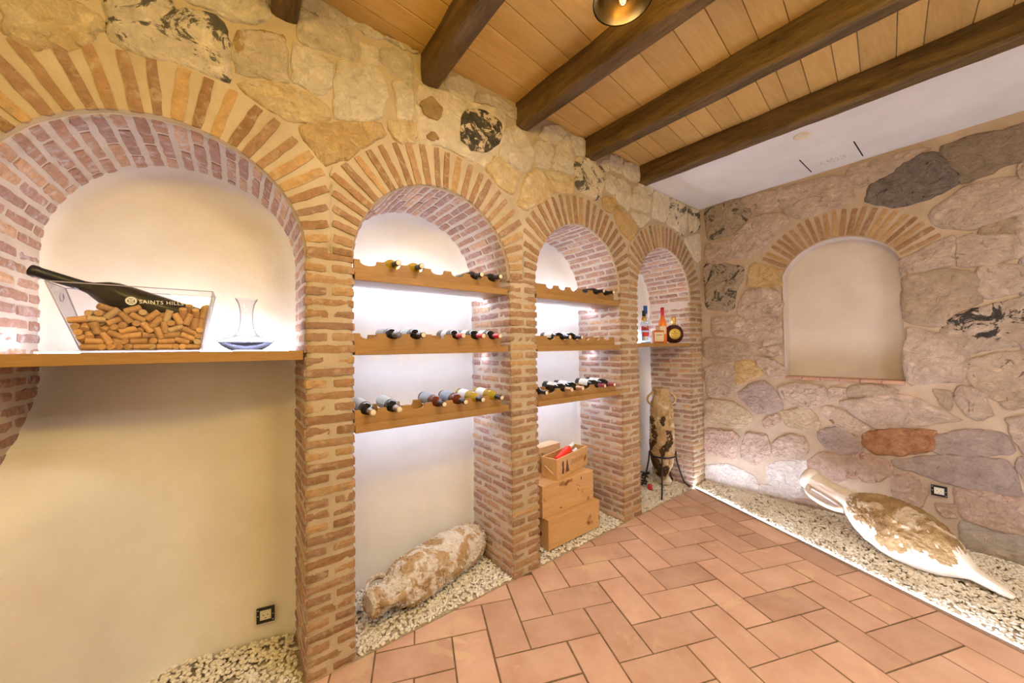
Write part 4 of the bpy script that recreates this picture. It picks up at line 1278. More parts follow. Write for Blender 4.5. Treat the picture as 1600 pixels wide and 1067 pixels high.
# polished edges: corner posts, rim and the two hand holes
mb = MB()
for k in range(4):
    a = [tub_corner(0, .001), tub_corner(1, .001)]
    pa = [T(q[0] if k in (0, 3) else q[1], q[2] if k < 2 else q[3], ZS + 0.010 + (TH - .010) * t) for q, t in zip(a, (0, 1))]
    mb.tube(pa, 0.0022, 6)
q = tub_corner(1, .002)
cs = [T(q[0], q[2], ZS + TH), T(q[1], q[2], ZS + TH), T(q[1], q[3], ZS + TH), T(q[0], q[3], ZS + TH)]
for k in range(4): mb.tube([cs[k], cs[(k + 1) % 4]], 0.0022, 6)
mb.build('polished_edge', 'acrylic_edge', tub, True)
for sx in (0, 1):
    q = tub_corner(0.80, .002); xx = q[0] if sx == 0 else q[1]
    pts = [Vector(T(xx, 0.16 + 0.020 * math.cos(a), ZS + TH * .82 + 0.017 * math.sin(a))) for a in lin(0, 2 * PI, 21)]
    MB().tube(pts, 0.0022, 6).build('hand_hole', 'acrylic_edge', tub, True)
# printed crest and name on the front wall
slope = math.atan2(0.028, TH)
def on_front(x, z): 
    t = (z - ZS - .01) / (TH - .01); return Vector(T(x, tub_corner(t)[2] - 0.0008, z))
def text(name, body, size, loc, rot, mat, parent, extr=0.0002, align='LEFT'):
    cu_ = bpy.data.curves.new(name, 'FONT'); cu_.body = body; cu_.size = size; cu_.extrude = extr; cu_.align_x = align; cu_.space_character = 1.12
    cu_.materials.append(M[mat])
    t_ = bpy.data.objects.new(name, cu_); COL.objects.link(t_)
    bpy.context.view_layer.update()
    me = bpy.data.meshes.new_from_object(t_.evaluated_get(bpy.context.evaluated_depsgraph_get()))
    bpy.data.objects.remove(t_, do_unlink=True)
    o = obj(name, me, parent, loc, rot)
    return o
p = on_front(-0.316, 1.802)
text('lettering', 'SAINTS HILLS', 0.0203, p, (PI / 2 + slope, 0, 0), 'print_white', tub)
crest = MB()
pc = on_front(-0.338, 1.810)
mwc = Matrix.Translation(pc) @ Matrix.Rotation(PI / 2 + slope, 4, 'X')
def flat(poly, z=0.0): crest.add([mwc @ Vector((x, y, z)) for x, y in poly], [tuple(range(len(poly)))])
R_ = 0.0165
for k in range(20):       # leafy wreath
    a = 2 * PI * k / 20
    c_, s_ = math.cos(a) * R_ * .82, math.sin(a) * R_ * .82
    flat([(c_ + .0036 * math.cos(b), s_ + .0036 * math.sin(b)) for b in lin(0, 2 * PI, 7)[:-1]])
for k in range(4):        # quartered field with a light cross
    a = PI / 4 + k * PI / 2
    c_, s_ = math.cos(a) * .0068, math.sin(a) * .0068
    flat([(c_ + .0032 * math.cos(b), s_ + .0032 * math.sin(b)) for b in lin(0, 2 * PI, 7)[:-1]])
flat([(-.0011, -.0145), (.0011, -.0145), (.0011, .0125), (-.0011, .0125)], 0.0002)
flat([(-.0078, -.0005), (.0078, -.0005), (.0078, .0017), (-.0078, .0017)], 0.0002)
crest.build('printed_crest', 'print_white', tub)
tag(tub, 'clear tapered acrylic tub full of corks on the left shelf, printed with a crest', 'tub')

A_ = Vector((-0.622, 0.175, 1.920)); dB = Vector((0.49, 0, -0.178)).normalized()
big = empty('giant_wine_bottle')
LB = 0.515
big.location = A_ + dB * LB
big.rotation_mode = 'QUATERNION'
big.rotation_quaternion = (-dB).to_track_quat('Z', 'Y')
prof = [(0, .01), (.045, .0), (.053, .006), (.0545, .02), (.0545, .265), (.0535, .285), (.047, .310), (.036, .332), (.0255, .350), (.0205, .372), (.0195, .40), (.0195, .47)]
MB().lathe(prof, 32).build('glass_body', 'black_glass', big, True)
MB().lathe([(.0206, .375), (.0202, .40), (.0202, .492), (.0222, .494), (.0222, .509), (.0205, .512), (.0195, .513)], 28).build('capsule', 'cap_black', big, True)
MB().lathe([(0, .5125), (.0150, .5125), (.0148, .515), (0, .5152)], 24, cap=False).build('capsule_end', 'cap_end', big, True)
tag(big, 'oversized black wine bottle lying tilted on the corks in the acrylic tub', 'wine bottle')

CORKS='''-2933,1261,16479,-35,-16,92 -2327,1990,16818,98,-2,-21 -4155,1191,16265,29,96,0 -1548,1302,16265,100,-3,0 -1992,1282,16493,99,14,-4 -4599,1505,16501,-71,-19,-68 -4192,1613,17061,-20,15,97 -4592,1949,17153,-62,78,3 -2955,2146,17116,62,68,-39 -4747,2097,16600,25,53,-81 -3110,1081,16265,100,0,0 -2371,1973,17061,-82,-56,10 -3785,1704,16497,-100,-1,6 -2664,1795,16265,38,-93,0 -4756,1698,17044,-90,34,-28 -3705,1349,16759,26,-62,-74 -3398,1828,16265,-50,87,0 -3711,1924,16509,92,-1,39 -2374,1055,16500,-100,0,-1 -3325,1394,16695,25,97,7 -4412,1072,16492,-99,-15,7 -2786,944,17556,-72,7,-69 -2076,998,17044,-92,4,-39 -3699,1369,17467,-47,-49,-74 -3984,1500,17285,25,-90,-35 -3350,1750,16736,100,1,-4 -1170,1195,17826,-16,-18,-97 -1151,2224,17940,-2,-99,-13 -2506,1620,16493,-48,-88,-1 -1994,1753,16662,68,-23,-69 -3316,2309,17652,98,-2,-18 -4043,2315,17694,99,-1,-11 -2418,1755,16764,-81,-20,56 -2895,1078,16737,-90,-43,4 -3629,2253,17223,93,5,35 -4049,1972,17221,-25,49,-84 -3501,1008,16947,-95,3,-32 -2963,1937,16384,-9,8,99 -3419,2191,16760,-98,-2,-18 -3881,1017,17300,-81,-31,-50 -3269,1482,16948,10,99,-7 -2609,1019,16845,-34,-10,94 -3697,1958,16775,95,4,30 -3639,1590,16265,65,76,0 -3810,1619,16718,70,69,17 -4459,2193,16770,-98,-2,-19 -3148,1392,16521,-74,-56,-36 -4579,1710,16368,-54,-23,-81 -3133,1181,17039,-21,-77,-60 -3363,1239,17483,-73,-28,-62 -2149,1808,16506,42,90,11 -2431,994,17085,-14,-10,99 -3562,956,17437,61,8,-79 -2724,1172,16496,18,98,-8 -3670,1190,16265,37,93,0 -2691,2042,16488,35,93,7 -3406,1644,16496,14,-99,-2 -3546,1558,16934,27,-30,-91 -4490,1195,17573,38,92,-4 -3859,1164,16530,33,-81,-48 -1181,922,17762,17,-10,98 -3915,2188,16733,99,2,15 -2337,2169,16591,-62,-10,-78 -2501,1222,17335,94,-32,8 -2454,1344,16880,-5,98,17 -3067,2208,16886,-61,10,78 -2687,1388,16938,2,97,23 -4537,1653,17326,91,42,3 -4213,1461,16732,86,-49,-12 -4110,1024,17792,-74,-61,28 -4247,1325,16495,-94,34,-9 -4104,1044,16607,40,10,-91 -2834,2079,16659,33,-70,64 -4242,1066,17585,14,99,0 -1563,1902,16265,100,2,0 -2516,2223,17000,86,-7,-51 -2356,1374,16485,74,68,1 -3745,1519,17227,-13,74,66 -1793,1153,17177,-98,10,18 -2424,1081,16265,100,0,0 -3255,2107,17414,-80,55,26 -1704,1035,16693,-90,-5,44 -2536,1337,17122,9,98,18 -1661,1819,16513,32,86,38 -3509,1298,16960,9,55,83 -2900,1861,17108,0,-49,87 -4404,1343,17036,-34,-84,42 -4367,2161,16541,-95,-6,-31 -2235,2125,16265,-100,0,0 -2032,955,17452,-41,-10,91 -1376,1499,16611,17,-15,97 -1721,1887,16784,-4,-93,-36 -2781,1498,16383,-16,11,98 -4413,1345,17304,22,95,-23 -1400,1172,16471,1,-100,3 -1860,992,17683,0,58,-81 -2721,1754,16979,-29,20,-94 -3162,1883,17026,30,75,-59 -4044,1734,16777,76,33,55 -4467,1849,16683,-68,73,-1 -4496,1675,16886,-64,-13,-76 -1461,1710,16657,80,58,13 -2710,2126,16265,-100,0,0 -4335,965,17352,100,1,-6 -3127,2092,16607,-15,-55,82 -4678,1903,16376,-31,3,95 -3968,2010,16265,7,-100,0 -2291,1929,16413,50,-11,-86 -2295,1326,17066,8,100,1 -3004,1770,16839,-13,-51,85 -2447,1807,16265,37,-93,0 -1481,976,17247,14,-10,99 -3348,1502,16265,-100,-9,0 -4534,1081,16265,-100,0,0 -4506,1306,16265,100,-10,0 -4572,1116,16824,21,-70,-68 -1308,2326,17749,96,-5,-27 -2647,2195,16787,-84,7,53 -1691,956,17441,33,-10,94 -4069,1096,17037,49,72,49 -3819,2003,17500,-91,39,11 -2334,943,17565,28,-10,96 -1887,1470,16693,-59,-30,75 -3620,1101,17180,13,96,26 -4729,1148,16539,-16,-83,53 -1909,2200,16821,74,9,67 -3499,1175,17677,-82,7,-57 -4203,2019,16265,6,100,0 -2434,1393,16265,65,-76,0 -2179,1090,17241,-24,-96,11 -3529,1544,17370,12,-90,-43 -2273,1547,16695,-98,-20,-6 -4620,2259,17274,99,-2,-13 -3610,2109,17011,29,-85,44 -3409,1173,16265,-45,-89,0 -1925,1927,16359,-62,-3,-78 -4494,2225,17011,98,2,17 -1321,1119,16933,3,-97,23 -1543,1081,16265,-100,0,0 -3416,2014,17257,-79,8,61 -4043,2009,16545,23,-76,61 -4160,1983,16794,80,8,59 -2019,1631,16900,85,35,-39 -1510,1599,16265,67,-74,0 -2965,996,17060,-60,-8,79 -3730,2282,17447,95,4,32 -1671,1294,16947,-89,45,-10 -1894,1054,16511,96,3,-28 -4860,2220,16973,29,-13,-95 -4181,1557,16496,-93,37,-3 -1647,1010,16927,-90,-5,43 -1999,1255,16987,-49,77,42 -3333,2238,17111,53,11,84 -3900,1182,16265,37,93,0 -2860,2264,17311,99,-2,-17 -2362,2253,17225,95,-4,-32 -4833,969,17316,-99,1,-13 -2179,1623,16265,55,84,0 -4015,2218,16961,-99,-2,-14 -1401,1835,16463,7,91,41 -3835,1029,16752,86,5,-50 -1405,2100,16772,52,80,30 -1653,1036,17847,-3,-59,81 -4370,1488,16265,-100,7,0 -4790,1492,16743,23,-58,-78 -1436,1004,17678,-6,-66,75 -3927,940,17589,68,-8,72 -2985,1702,16265,100,-8,0 -4258,1238,16818,48,26,84 -1360,1140,16706,-2,99,-11 -3044,1493,17223,56,-45,69 -4651,1089,17123,-3,71,70 -2929,1367,16969,-2,-96,-29 -4768,1446,17060,-94,33,5 -1883,1196,16265,-3,100,0 -3052,1057,17612,7,96,-26 -4503,1945,16923,90,44,7 -4386,1812,16265,-42,91,0 -4219,1268,17173,25,95,-17 -4118,2252,17218,99,-2,-12 -3195,1903,16389,11,11,-99 -3029,1189,17331,89,-40,-19 -2695,2003,17081,19,-6,-98 -2686,973,17283,-60,8,-80 -3365,2065,16575,-13,-73,67 -2604,1405,16718,16,-98,-13 -4039,1587,16265,-61,79,0 -3641,2126,16265,100,0,0 -1952,1967,16799,-36,-13,93 -4134,1325,17397,-40,90,18 -3909,1679,17065,67,-57,-47 -3714,2157,16502,-100,0,2 -4893,1119,17085,5,-99,-15 -4652,1998,17397,-98,20,3 -3197,1056,16497,-100,1,-6 -4251,1861,16487,-84,54,3 -2111,1199,16265,-14,99,0 -2648,1138,17533,-93,27,-25 -3227,1575,17362,35,89,-28 -4818,1143,16834,0,100,0 -3366,1032,16721,99,-2,16 -3535,1176,16483,-33,-94,1 -2719,1184,16265,-49,-87,0 -4540,1343,16730,-5,63,77 -3774,1888,16992,72,-66,-22 -1997,2157,16499,100,1,7 -3686,2248,17747,29,69,66 -1769,2125,16265,-100,0,0 -3798,1113,17014,-39,-91,16 -2198,1028,16760,98,-2,19 -2858,1487,16735,-15,99,-8 -4768,1738,16668,-26,47,85 -3307,1107,17200,-22,97,-8 -4861,1722,17264,-68,-73,1 -3715,1465,16534,87,12,48 -4538,2126,16265,100,0,0 -3734,1919,17234,-57,80,17 -1415,2141,16383,-17,-13,-98 -1140,1588,18000,-5,-95,-32 -3098,1372,16794,24,96,10 -2628,1821,16631,53,83,21 -3934,1317,17541,-20,98,-8 -1906,1249,16708,99,11,0 -4885,1986,17058,29,-8,-95 -1627,1365,16490,4,97,-23 -3221,954,17459,-85,-6,52 -3391,1659,17200,-23,91,34 -4384,1003,16995,27,10,-96 -3042,1691,16502,-96,-27,-2 -2011,1518,16383,17,-2,-98 -1259,1070,17301,-16,13,-98 -4247,1860,17093,26,-18,-95 -3962,1349,16917,26,-68,-68 -3178,2126,16265,100,0,0 -4756,1335,17378,93,25,26 -2308,1742,16998,77,56,-29 -3392,1886,16946,-29,-91,30 -2070,2224,17004,72,10,69 -3057,1393,16265,-60,-80,0 -3359,921,17776,-91,4,-41 -3778,1809,16265,64,77,0 -1808,1617,16265,-45,89,0 -2247,1307,16755,39,52,76 -1634,1443,16769,56,-76,-31 -4232,2285,17471,-100,1,9 -1629,2173,16621,4,13,99 -2772,1387,17176,-9,-96,-25'''
ck = [float(q) for q in CORKS.replace(' ', ',').split(',')]
r_, h_ = 0.0124, 0.0248
cork_me = MB().lathe([(0, -h_), (r_ - .0012, -h_), (r_, -h_ + .0012), (r_, h_ - .0012), (r_ - .0012, h_), (0, h_)], 14, cap=False).mesh('cork', 'cork', False)
cork_me2 = cork_me.copy(); cork_me2.materials.clear(); cork_me2.materials.append(M['cork_pale'])
mush = MB().lathe([(0, -h_), (.0135, -h_), (.0150, -h_ + .004), (.0142, -.004), (.0122, .001), (.0128, .008), (.0155, h_ - .006), (.0140, h_ - .001), (0, h_)], 14, cap=False).mesh('cork', 'cork', True)
for k in range(len(ck) // 6):
    c3 = Vector(ck[6 * k:6 * k + 3]) / 1e4; a3 = Vector(ck[6 * k + 3:6 * k + 6]).normalized()
    me = cork_me2 if k % 9 == 4 else (mush if k % 17 == 6 else cork_me)
    o = obj('cork', me, None, loc=c3)
    o.rotation_euler = a3.to_track_quat('Z', 'Y').to_euler()
    lab = 'pale cream wine cork' if me is cork_me2 else ('flared sparkling wine cork' if me is mush else 'tan cylindrical wine cork')
    tag(o, lab + ' in the heap inside the clear acrylic tub', 'cork', 'corks in the acrylic tub')

# decanter
dec = empty('glass_decanter', (0.035, 0.15, ZS))
prof = [(0.0, .003), (.050, .0), (.060, .003), (.095, .026), (.112, .043), (.113, .050), (.098, .062), (.066, .073), (.046, .080), (.036, .092), (.029, .115), (.025, .15), (.026, .19), (.032, .225), (.045, .252)]
MB().lathe(prof, 40, cap=False).build('glass_bowl', 'crystal', dec, True)
MB().lathe([(0, .004), (.058, .004), (.093, .0275), (.109, .0435), (.085, .040), (.05, .030), (0, .024)], 32, cap=False).build('thick_base', 'crystal_shade', dec, True)  # base enlarged so its tint shades the lower bowl grey
tag(dec, 'wide bottomed clear glass decanter on the left shelf', 'decanter')

# ------------------------------------------------------------------ liquor bottles on the narrow shelf
ZL = 1.634
LQ = []
def lq(name, x, y, label, parts):
    r = empty(name, (x, y, ZL))
    for nm, mat_, prof_, seg in parts:
        MB().lathe(prof_, seg).build(nm, mat_, r, seg > 8)
    LQ.append(r)
    return tag(r, label, 'liquor bottle', 'liquor bottles on the narrow shelf')
lq('liquor_bottle', 3.245, 0.20, 'small dark bottle at the left end of the liquor shelf, half hidden by the pillar', [
    ('glass_body', 'dark_glass', [(.0, 0), (.038, 0), (.040, .01), (.040, .13), (.030, .16), (.013, .185), (.012, .21)], 18), ('cap', 'cap_black', [(.014, .205), (.015, .245), (0, .247)], 14)])
def wrap_patch(root, nm, mat_, r, z0, z1, aim, half):
    vs, n = [], 12
    for k in range(n + 1):
        a = math.radians(aim + half * (2 * k / n - 1))
        vs += [(r * math.cos(a), r * math.sin(a), z0), (r * math.cos(a), r * math.sin(a), z1)]
    return obj(nm, mesh(nm, vs, [(2 * k, 2 * k + 2, 2 * k + 3, 2 * k + 1) for k in range(n)], mat_, True), root)
b_ = lq('liquor_bottle', 3.318, 0.085, 'short clear bottle with a red emblem label on the liquor shelf', [
    ('glass_body', 'clear_glass', [(.0, 0), (.048, 0), (.050, .01), (.050, .10), (.044, .13), (.022, .155), (.014, .17)], 22),
    ('thick_base', 'label_grey', [(.0, .002), (.045, .002), (.047, .012), (.0, .014)], 20),
    ('cap', 'cap_silver', [(.014, .165), (.014, .19), (0, .191)], 14)])
wrap_patch(b_, 'red_emblem', 'label_red', .0505, .070, .112, 212, 40)
wrap_patch(b_, 'white_stem', 'label_white', .0505, .030, .070, 212, 14)
b_ = lq('liquor_bottle', 3.395, 0.15, 'clear bottle with red shoulder, gold neck and dark cap on the liquor shelf', [
    ('glass_body', 'clear_glass', [(.0, 0), (.045, 0), (.047, .01), (.047, .17), (.040, .20), (.030, .235)], 20),
    ('neck_foil', 'cap_gold', [(.031, .233), (.026, .25), (.022, .285)], 16), ('cap', 'cap_black', [(.019, .283), (.019, .345), (0, .346)], 16)])
wrap_patch(b_, 'red_sleeve', 'label_red', .0478, .135, .180, 240, 62)
wrap_patch(b_, 'front_label', 'label_white', .0476, .03, .125, 220, 38)
lq('liquor_bottle', 3.535, 0.22, 'tall clear bottle with a bright blue cap on the liquor shelf', [
    ('glass_body', 'clear_glass', [(.0, 0), (.046, 0), (.048, .01), (.048, .23), (.040, .26), (.022, .29), (.017, .33)], 20), ('cap', 'cap_blue', [(.021, .325), (.021, .41), (0, .411)], 16)])
fl = empty('liquor_bottle', (3.545, 0.085, ZL)); fl.rotation_euler = (0, 0, math.radians(-35))
MB().bbox(-.058, .058, -.030, .030, 0, .135, .008).build('glass_body', 'amber_liquor', fl)
MB().lathe([(.022, .134), (.020, .150), (.020, .185), (0, .186)], 16).build('cap', 'cap_tan', fl, True)
MB().box(-.050, .050, -.0312, -.030, .020, .115).build('front_label', 'label_cream', fl)
MB().box(-.030, .030, -.0320, -.0312, .084, .090).build('label_band', 'cap_black', fl)
tag(fl, 'square amber flask with a cream label on the liquor shelf', 'liquor bottle', 'liquor bottles on the narrow shelf')
lq('liquor_bottle', 3.685, 0.11, 'tall orange bottle with a red capsule on the liquor shelf', [
    ('glass_body', 'orange_liquor', [(.0, 0), (.040, 0), (.042, .01), (.042, .05), (.042, .21), (.034, .245), (.020, .275), (.016, .32)], 22),
    ('capsule', 'cap_red', [(.0195, .30), (.0185, .39), (0, .391)], 16)])
wrap_patch(LQ[-1], 'front_label', 'label_cream', .0428, .10, .185, 205, 52)
cg = empty('liquor_bottle', (3.955, 0.13, ZL)); cg.rotation_euler = (0, 0, math.radians(-48))
mwd = Matrix.Translation((0, 0, .105)) @ Matrix.Diagonal((1, .46, 1, 1)) @ Matrix.Rotation(PI / 2, 4, 'X')
cprof = [(0, -.105), (.045, -.10), (.080, -.075), (.100, -.035), (.104, 0), (.100, .035), (.080, .075), (.045, .10), (0, .105)]
MB().lathe(cprof, 30, Matrix.Translation((0, 0, .105)) @ Matrix.Diagonal((1, .48, 1, 1)), cap=False).build('glass_body', 'cognac', cg, True)
nub = MB()
for k in range(26):
    a = 2 * PI * k / 26
    m_ = Matrix.Translation((.093 * math.cos(a), 0, .105 + .093 * math.sin(a)))
    nub.lathe([(0, -.022), (.010, -.012), (.013, 0), (.010, .012), (0, .022)], 8, m_ @ Matrix.Rotation(PI / 2, 4, 'X'), cap=False)
nub.build('beaded_edge', 'cognac', cg, True)
MB().lathe([(.060, 0), (.060, .004), (.0, .0045)], 28, Matrix.Translation((0, -.0475, .105)) @ Matrix.Rotation(PI / 2, 4, 'X')).build('round_label', 'label_gold', cg, True)
mb = MB(); mb.box(-.034, .034, -.0535, -.052, .108, .114); mb.box(-.022, .022, -.0535, -.052, .090, .093); mb.box(-.006, .006, -.0535, -.052, .124, .136); mb.build('label_print', 'ink', cg)
MB().lathe([(.022, .20), (.020, .235), (.026, .24), (.027, .29), (.020, .30), (0, .301)], 20).build('stopper', 'cap_gold', cg, True)
tag(cg, 'round dark cognac bottle with a gold label and gold stopper on the liquor shelf', 'liquor bottle', 'liquor bottles on the narrow shelf')

# ------------------------------------------------------------------ wooden crates
def crate(name, L, Dp, H, loc, rot, label, open_top=False, mat_='crate', t=0.012):
    r = empty(name, loc, rot)
    def P(nm, *b):
        MB().bbox(*b, 0.0015).build(nm, mat_, r)
    P('front_panel', t, L - t, 0, t, 0.0, H - (0 if open_top else t))
    P('back_panel', t, L - t, Dp - t, Dp, 0.0, H - (0 if open_top else t))
    P('end_panel', 0, t - .0004, 0, Dp, 0, H - (0 if open_top else t))
    P('end_panel', L - t + .0004, L, 0, Dp, 0, H - (0 if open_top else t))
    P('bottom_panel', t, L - t, t, Dp - t, 0.0, t)
    if not open_top:
        P('lid', -.002, L + .002, -.002, Dp + .002, H - t + .001, H)
    return tag(r, label, 'crate', 'pine wine crates')
c1 = crate('wooden_crate', 0.61, 0.33, 0.232, (1.913, 0.070, 0.030), 0, 'lowest pine wine crate, standing on the gravel')
mb = MB()
for k in range(5): mb.box(-.0008, 0, .08 + k * .028, .098 + k * .028, .085, .085 + .030 + .012 * (k % 2))
mb.build('burnt_print', 'ink', c1)
c2 = crate('wooden_crate', 0.605, 0.31, 0.252, (1.897, 0.118, 0.2625), 0, 'middle pine wine crate with dark knots, resting on the lowest crate')
mb = MB()
for x, z, rx, rz in ((.45, .215, .006, .018), (.405, .165, .006, .005), (.43, .155, .005, .006), (.412, .130, .006, .006), (.20, .035, .016, .005), (.46, .10, .003, .015)):
    mb.add([(x + rx * math.cos(a), -.0006, z + rz * math.sin(a)) for a in lin(0, 2 * PI, 13)[:-1]], [tuple(range(12))])
mb.build('wood_knot', 'ink', c2)['label'] = 'dark knots'
ux = Vector((0.515, 0.123)).normalized(); ang = math.atan2(ux.y, ux.x)
c3 = crate('wooden_crate', 0.525, 0.155, 0.170, (2.072, 0.128, 0.516), ang, 'open topped pine wine box with a burnt emblem, topmost in front, holding a red bottle', True)
mb = MB()
def blob(poly): mb.add([(x, -.0008, z) for x, z in poly], [tuple(range(len(poly)))])
blob([(.070, .035), (.105, .030), (.112, .060), (.104, .095), (.110, .115), (.100, .135), (.082, .135), (.074, .112), (.080, .085)])
blob([(.128, .032), (.196, .030), (.180, .070), (.168, .120), (.158, .140), (.148, .118), (.138, .070)])
for k, (hh, w_) in enumerate(((.03, .010), (.042, .008), (.034, .014), (.034, .008), (.040, .012), (.034, .010), (.038, .012), (.034, .009), (.036, .012), (.034, .010))):
    x = .225 + k * .024
    mb.box(x, x + .004, -.0009, -.0002, .075, .075 + hh); mb.box(x, x + w_, -.0009, -.0002, .075 + (hh * .8 if k % 2 else .0), .0785 + (hh * .8 if k % 2 else .0))
mb.build('burnt_emblem', 'ink', c3)
pts = [Vector((-.004 - .014 * math.sin(PI * t), .035 + .085 * t, .045 + .055 * math.sin(PI * t * .55) )) for t in lin(0, 1, 12)]
MB().tube(pts, .0035, 8).build('rope_handle', 'label_cream', c3, True)
c4 = crate('wooden_crate', 0.40, 0.12, 0.215, (1.955, 0.345, 0.516), math.radians(4), 'pale pine box standing behind the open box, against the niche wall', False, 'crate_pale')
text('lettering', 'N T', 0.055, (0.085, -.001, .125), (PI / 2, 0, 0), 'ink', c4, .0003)

def lying_bottle(loc, dirv, glassm, capm, label):
    r = make_bottle(glassm, capm)
    r.name = 'rose_bottle'
    r.location = loc; r.rotation_mode = 'QUATERNION'; r.rotation_quaternion = Vector(dirv).to_track_quat('Z', 'Y')
    return tag(r, label, 'wine bottle')
u3 = Vector((ux.x, ux.y, 0)); v3 = Vector((-ux.y, ux.x, 0)); o3 = Vector((2.072, 0.128, 0.516))
lying_bottle(o3 + u3 * .100 + v3 * .064 + Vector((0, 0, .118)), u3 * .95 + v3 * .05 + Vector((0, 0, .26)), 'red_wine_clear', 'label_white', 'bright red bottle with a white capsule leaning in the open pine box')
lying_bottle(o3 + u3 * .185 + v3 * .103 + Vector((0, 0, .062)), u3 * .97 + v3 * -.02 + Vector((0, 0, .22)), 'orange_liquor', 'label_white', 'pink bottle lying behind the bright red one in the open pine box')

# ------------------------------------------------------------------ amphorae
def amphora_body(prof, seg, seed, amp, mw=None, nl=60):
    """lathe with marine growth pushed out of the surface"""
    zs = [p[1] for p in prof]; rs = [p[0] for p in prof]
    V = []
    for j in range(nl):
        z = zs[0] + (zs[-1] - zs[0]) * j / (nl - 1)
        r = float(np.interp(z, zs, rs))
        for k in range(seg):
            a = 2 * PI * k / seg
            p = Vector((math.cos(a), math.sin(a), 0))
            d = amp * (nz(p.x * 1.6 + seed, p.y * 1.6, z * 7) * 0.9 + abs(nz(p.x * 5 + seed, p.y * 5, z * 22)) * 1.0 + abs(nz(p.x * 12, p.y * 12 + seed, z * 60)) * 0.6 - 0.4)
            d *= min(1, r / 0.05)
            q = Vector((p.x * (r + d), p.y * (r + d), z))
            V.append(mw @ q if mw is not None else q)
    F = [(j * seg + k, j * seg + (k + 1) % seg, (j + 1) * seg + (k + 1) % seg, (j + 1) * seg + k) for j in range(nl - 1) for k in range(seg)]
    F.append(tuple(range(seg - 1, -1, -1))); F.append(tuple((nl - 1) * seg + k for k in range(seg)))
    return V, F
def knobs(mb, prof, n, seed, rmin, rmax, zlo, zhi, test=None):
    r = random.Random(seed)
    zs = [p[1] for p in prof]; rs = [p[0] for p in prof]
    for _ in range(n):
        z = r.uniform(zlo, zhi); a = r.uniform(0, 2 * PI)
        if test and not test(a, z): continue
        R = float(np.interp(z, zs, rs)); q = r.uniform(rmin, rmax)
        c = Vector((R * math.cos(a), R * math.sin(a), z)); nrm = Vector((math.cos(a), math.sin(a), 0))
        m_ = Matrix.Translation(c + nrm * q * .2) @ nrm.to_track_quat('Z', 'Y').to_matrix().to_4x4()
        mb.lathe([(q, -q * .5), (q * .8, q * .35), (q * .35, q * .55), (q * .25, q * .2)], 6, m_, cap=False)

# 1: the cylinder shaped one lying on gravel in the first rack niche
P1 = [(.055, 0), (.075, .015), (.070, .05), (.068, .12), (.085, .16), (.118, .20), (.140, .26), (.146, .40), (.148, .60), (.142, .76), (.120, .86), (.080, .93), (.030, .96)]
a1 = empty('amphora')
n0, n1_ = Vector((.585, .145, .155)), Vector((1.44, .385, .155))
ax = (n1_ - n0).normalized()
a1.location = n0; a1.rotation_mode = 'QUATERNION'; a1.rotation_quaternion = ax.to_track_quat('Z', 'X')
V, F = amphora_body(P1, 56, 3.3, .012, None, 80)
obj('clay_body', mesh('clay_body', V, F, 'amphora_white', False), a1)
kb = MB(); knobs(kb, P1, 900, 5, .004, .010, .02, .93)
kb.build('barnacles', 'amphora_white', a1)['kind'] = 'stuff'
inv = a1.rotation_quaternion.to_matrix().inverted()
def handle(root, mat_, p_top, p_bot, out, rad, nm='handle', seg=9):
    p_top, p_bot, out = Vector(p_top), Vector(p_bot), Vector(out)
    pts = [p_top.lerp(p_bot, t) + out * (math.sin(PI * t) ** .6) for t in lin(0, 1, 14)]
    return MB().tube(pts, rad, seg, 0.65).build(nm, mat_, root, True)
for sd in (Vector((.15, -.95, .30)), Vector((-.15, .95, .25))):
    l = inv @ sd; l.z = 0; l.normalize()
    handle(a1, 'amphora_white', l * .065 + Vector((0, 0, .035)), l * .105 + Vector((0, 0, .19)), l * .062, .019)
tag(a1, 'barnacle covered cylindrical amphora lying on gravel under the first wine racks', 'amphora')

# 2: the tall one in the iron stand
a2 = empty('amphora', (3.81, .215, .10))
P2 = [(.02, 0), (.045, .03), (.075, .10), (.105, .18), (.122, .28), (.126, .45), (.124, .62), (.120, .78), (.112, .86), (.088, .92), (.078, .97), (.082, 1.0), (.086, 1.015)]
V, F = amphora_body(P2, 48, 11.7, .013, None, 76)
obj('clay_body', mesh('clay_body', V, F, 'amphora_tan', False), a2)
kb = MB(); knobs(kb, P2, 420, 8, .005, .013, .1, .9); kb.build('crust', 'amphora_tan', a2)['kind'] = 'stuff'
M['marine_dark'] = rough_mat('dark_marine_growth', (0.035, 0.018, 0.008), (0.12, 0.065, 0.025), 25.0, 0.95, 60.0, 1.0)
kb = MB(); knobs(kb, P2, 2900, 18, .007, .019, .06, .72, lambda a, z: math.cos(a - math.radians(185)) + 1.4 * nz(math.cos(a) * 1.7, math.sin(a) * 1.7, z * 6 + 3) + (.36 - z) * 1.6 > .72)
kb.build('dark_growth', 'marine_dark', a2)['kind'] = 'stuff'
for s_ in (-1, 1):
    l = Vector((s_ * .80, s_ * -.60, 0))
    handle(a2, 'amphora_tan', l * .078 + Vector((0, 0, .985)), l * .100 + Vector((0, 0, .84)), l * .068, .017)
MB().lathe([(.072, 1.0), (.090, 1.006), (.093, 1.025), (.086, 1.036), (.070, 1.03), (.060, .98), (0, .97)], 30, cap=False).build('rim', 'amphora_tan', a2, True)
tag(a2, 'tall tan encrusted amphora standing in an iron stand under the liquor shelf', 'amphora')
st = empty('iron_stand', (3.81, .215, .02))
ring = [Vector((.135 * math.cos(a), .135 * math.sin(a), .36)) for a in lin(0, 2 * PI, 33)]
MB().tube(ring, .009, 8).build('ring', 'iron', st, True)
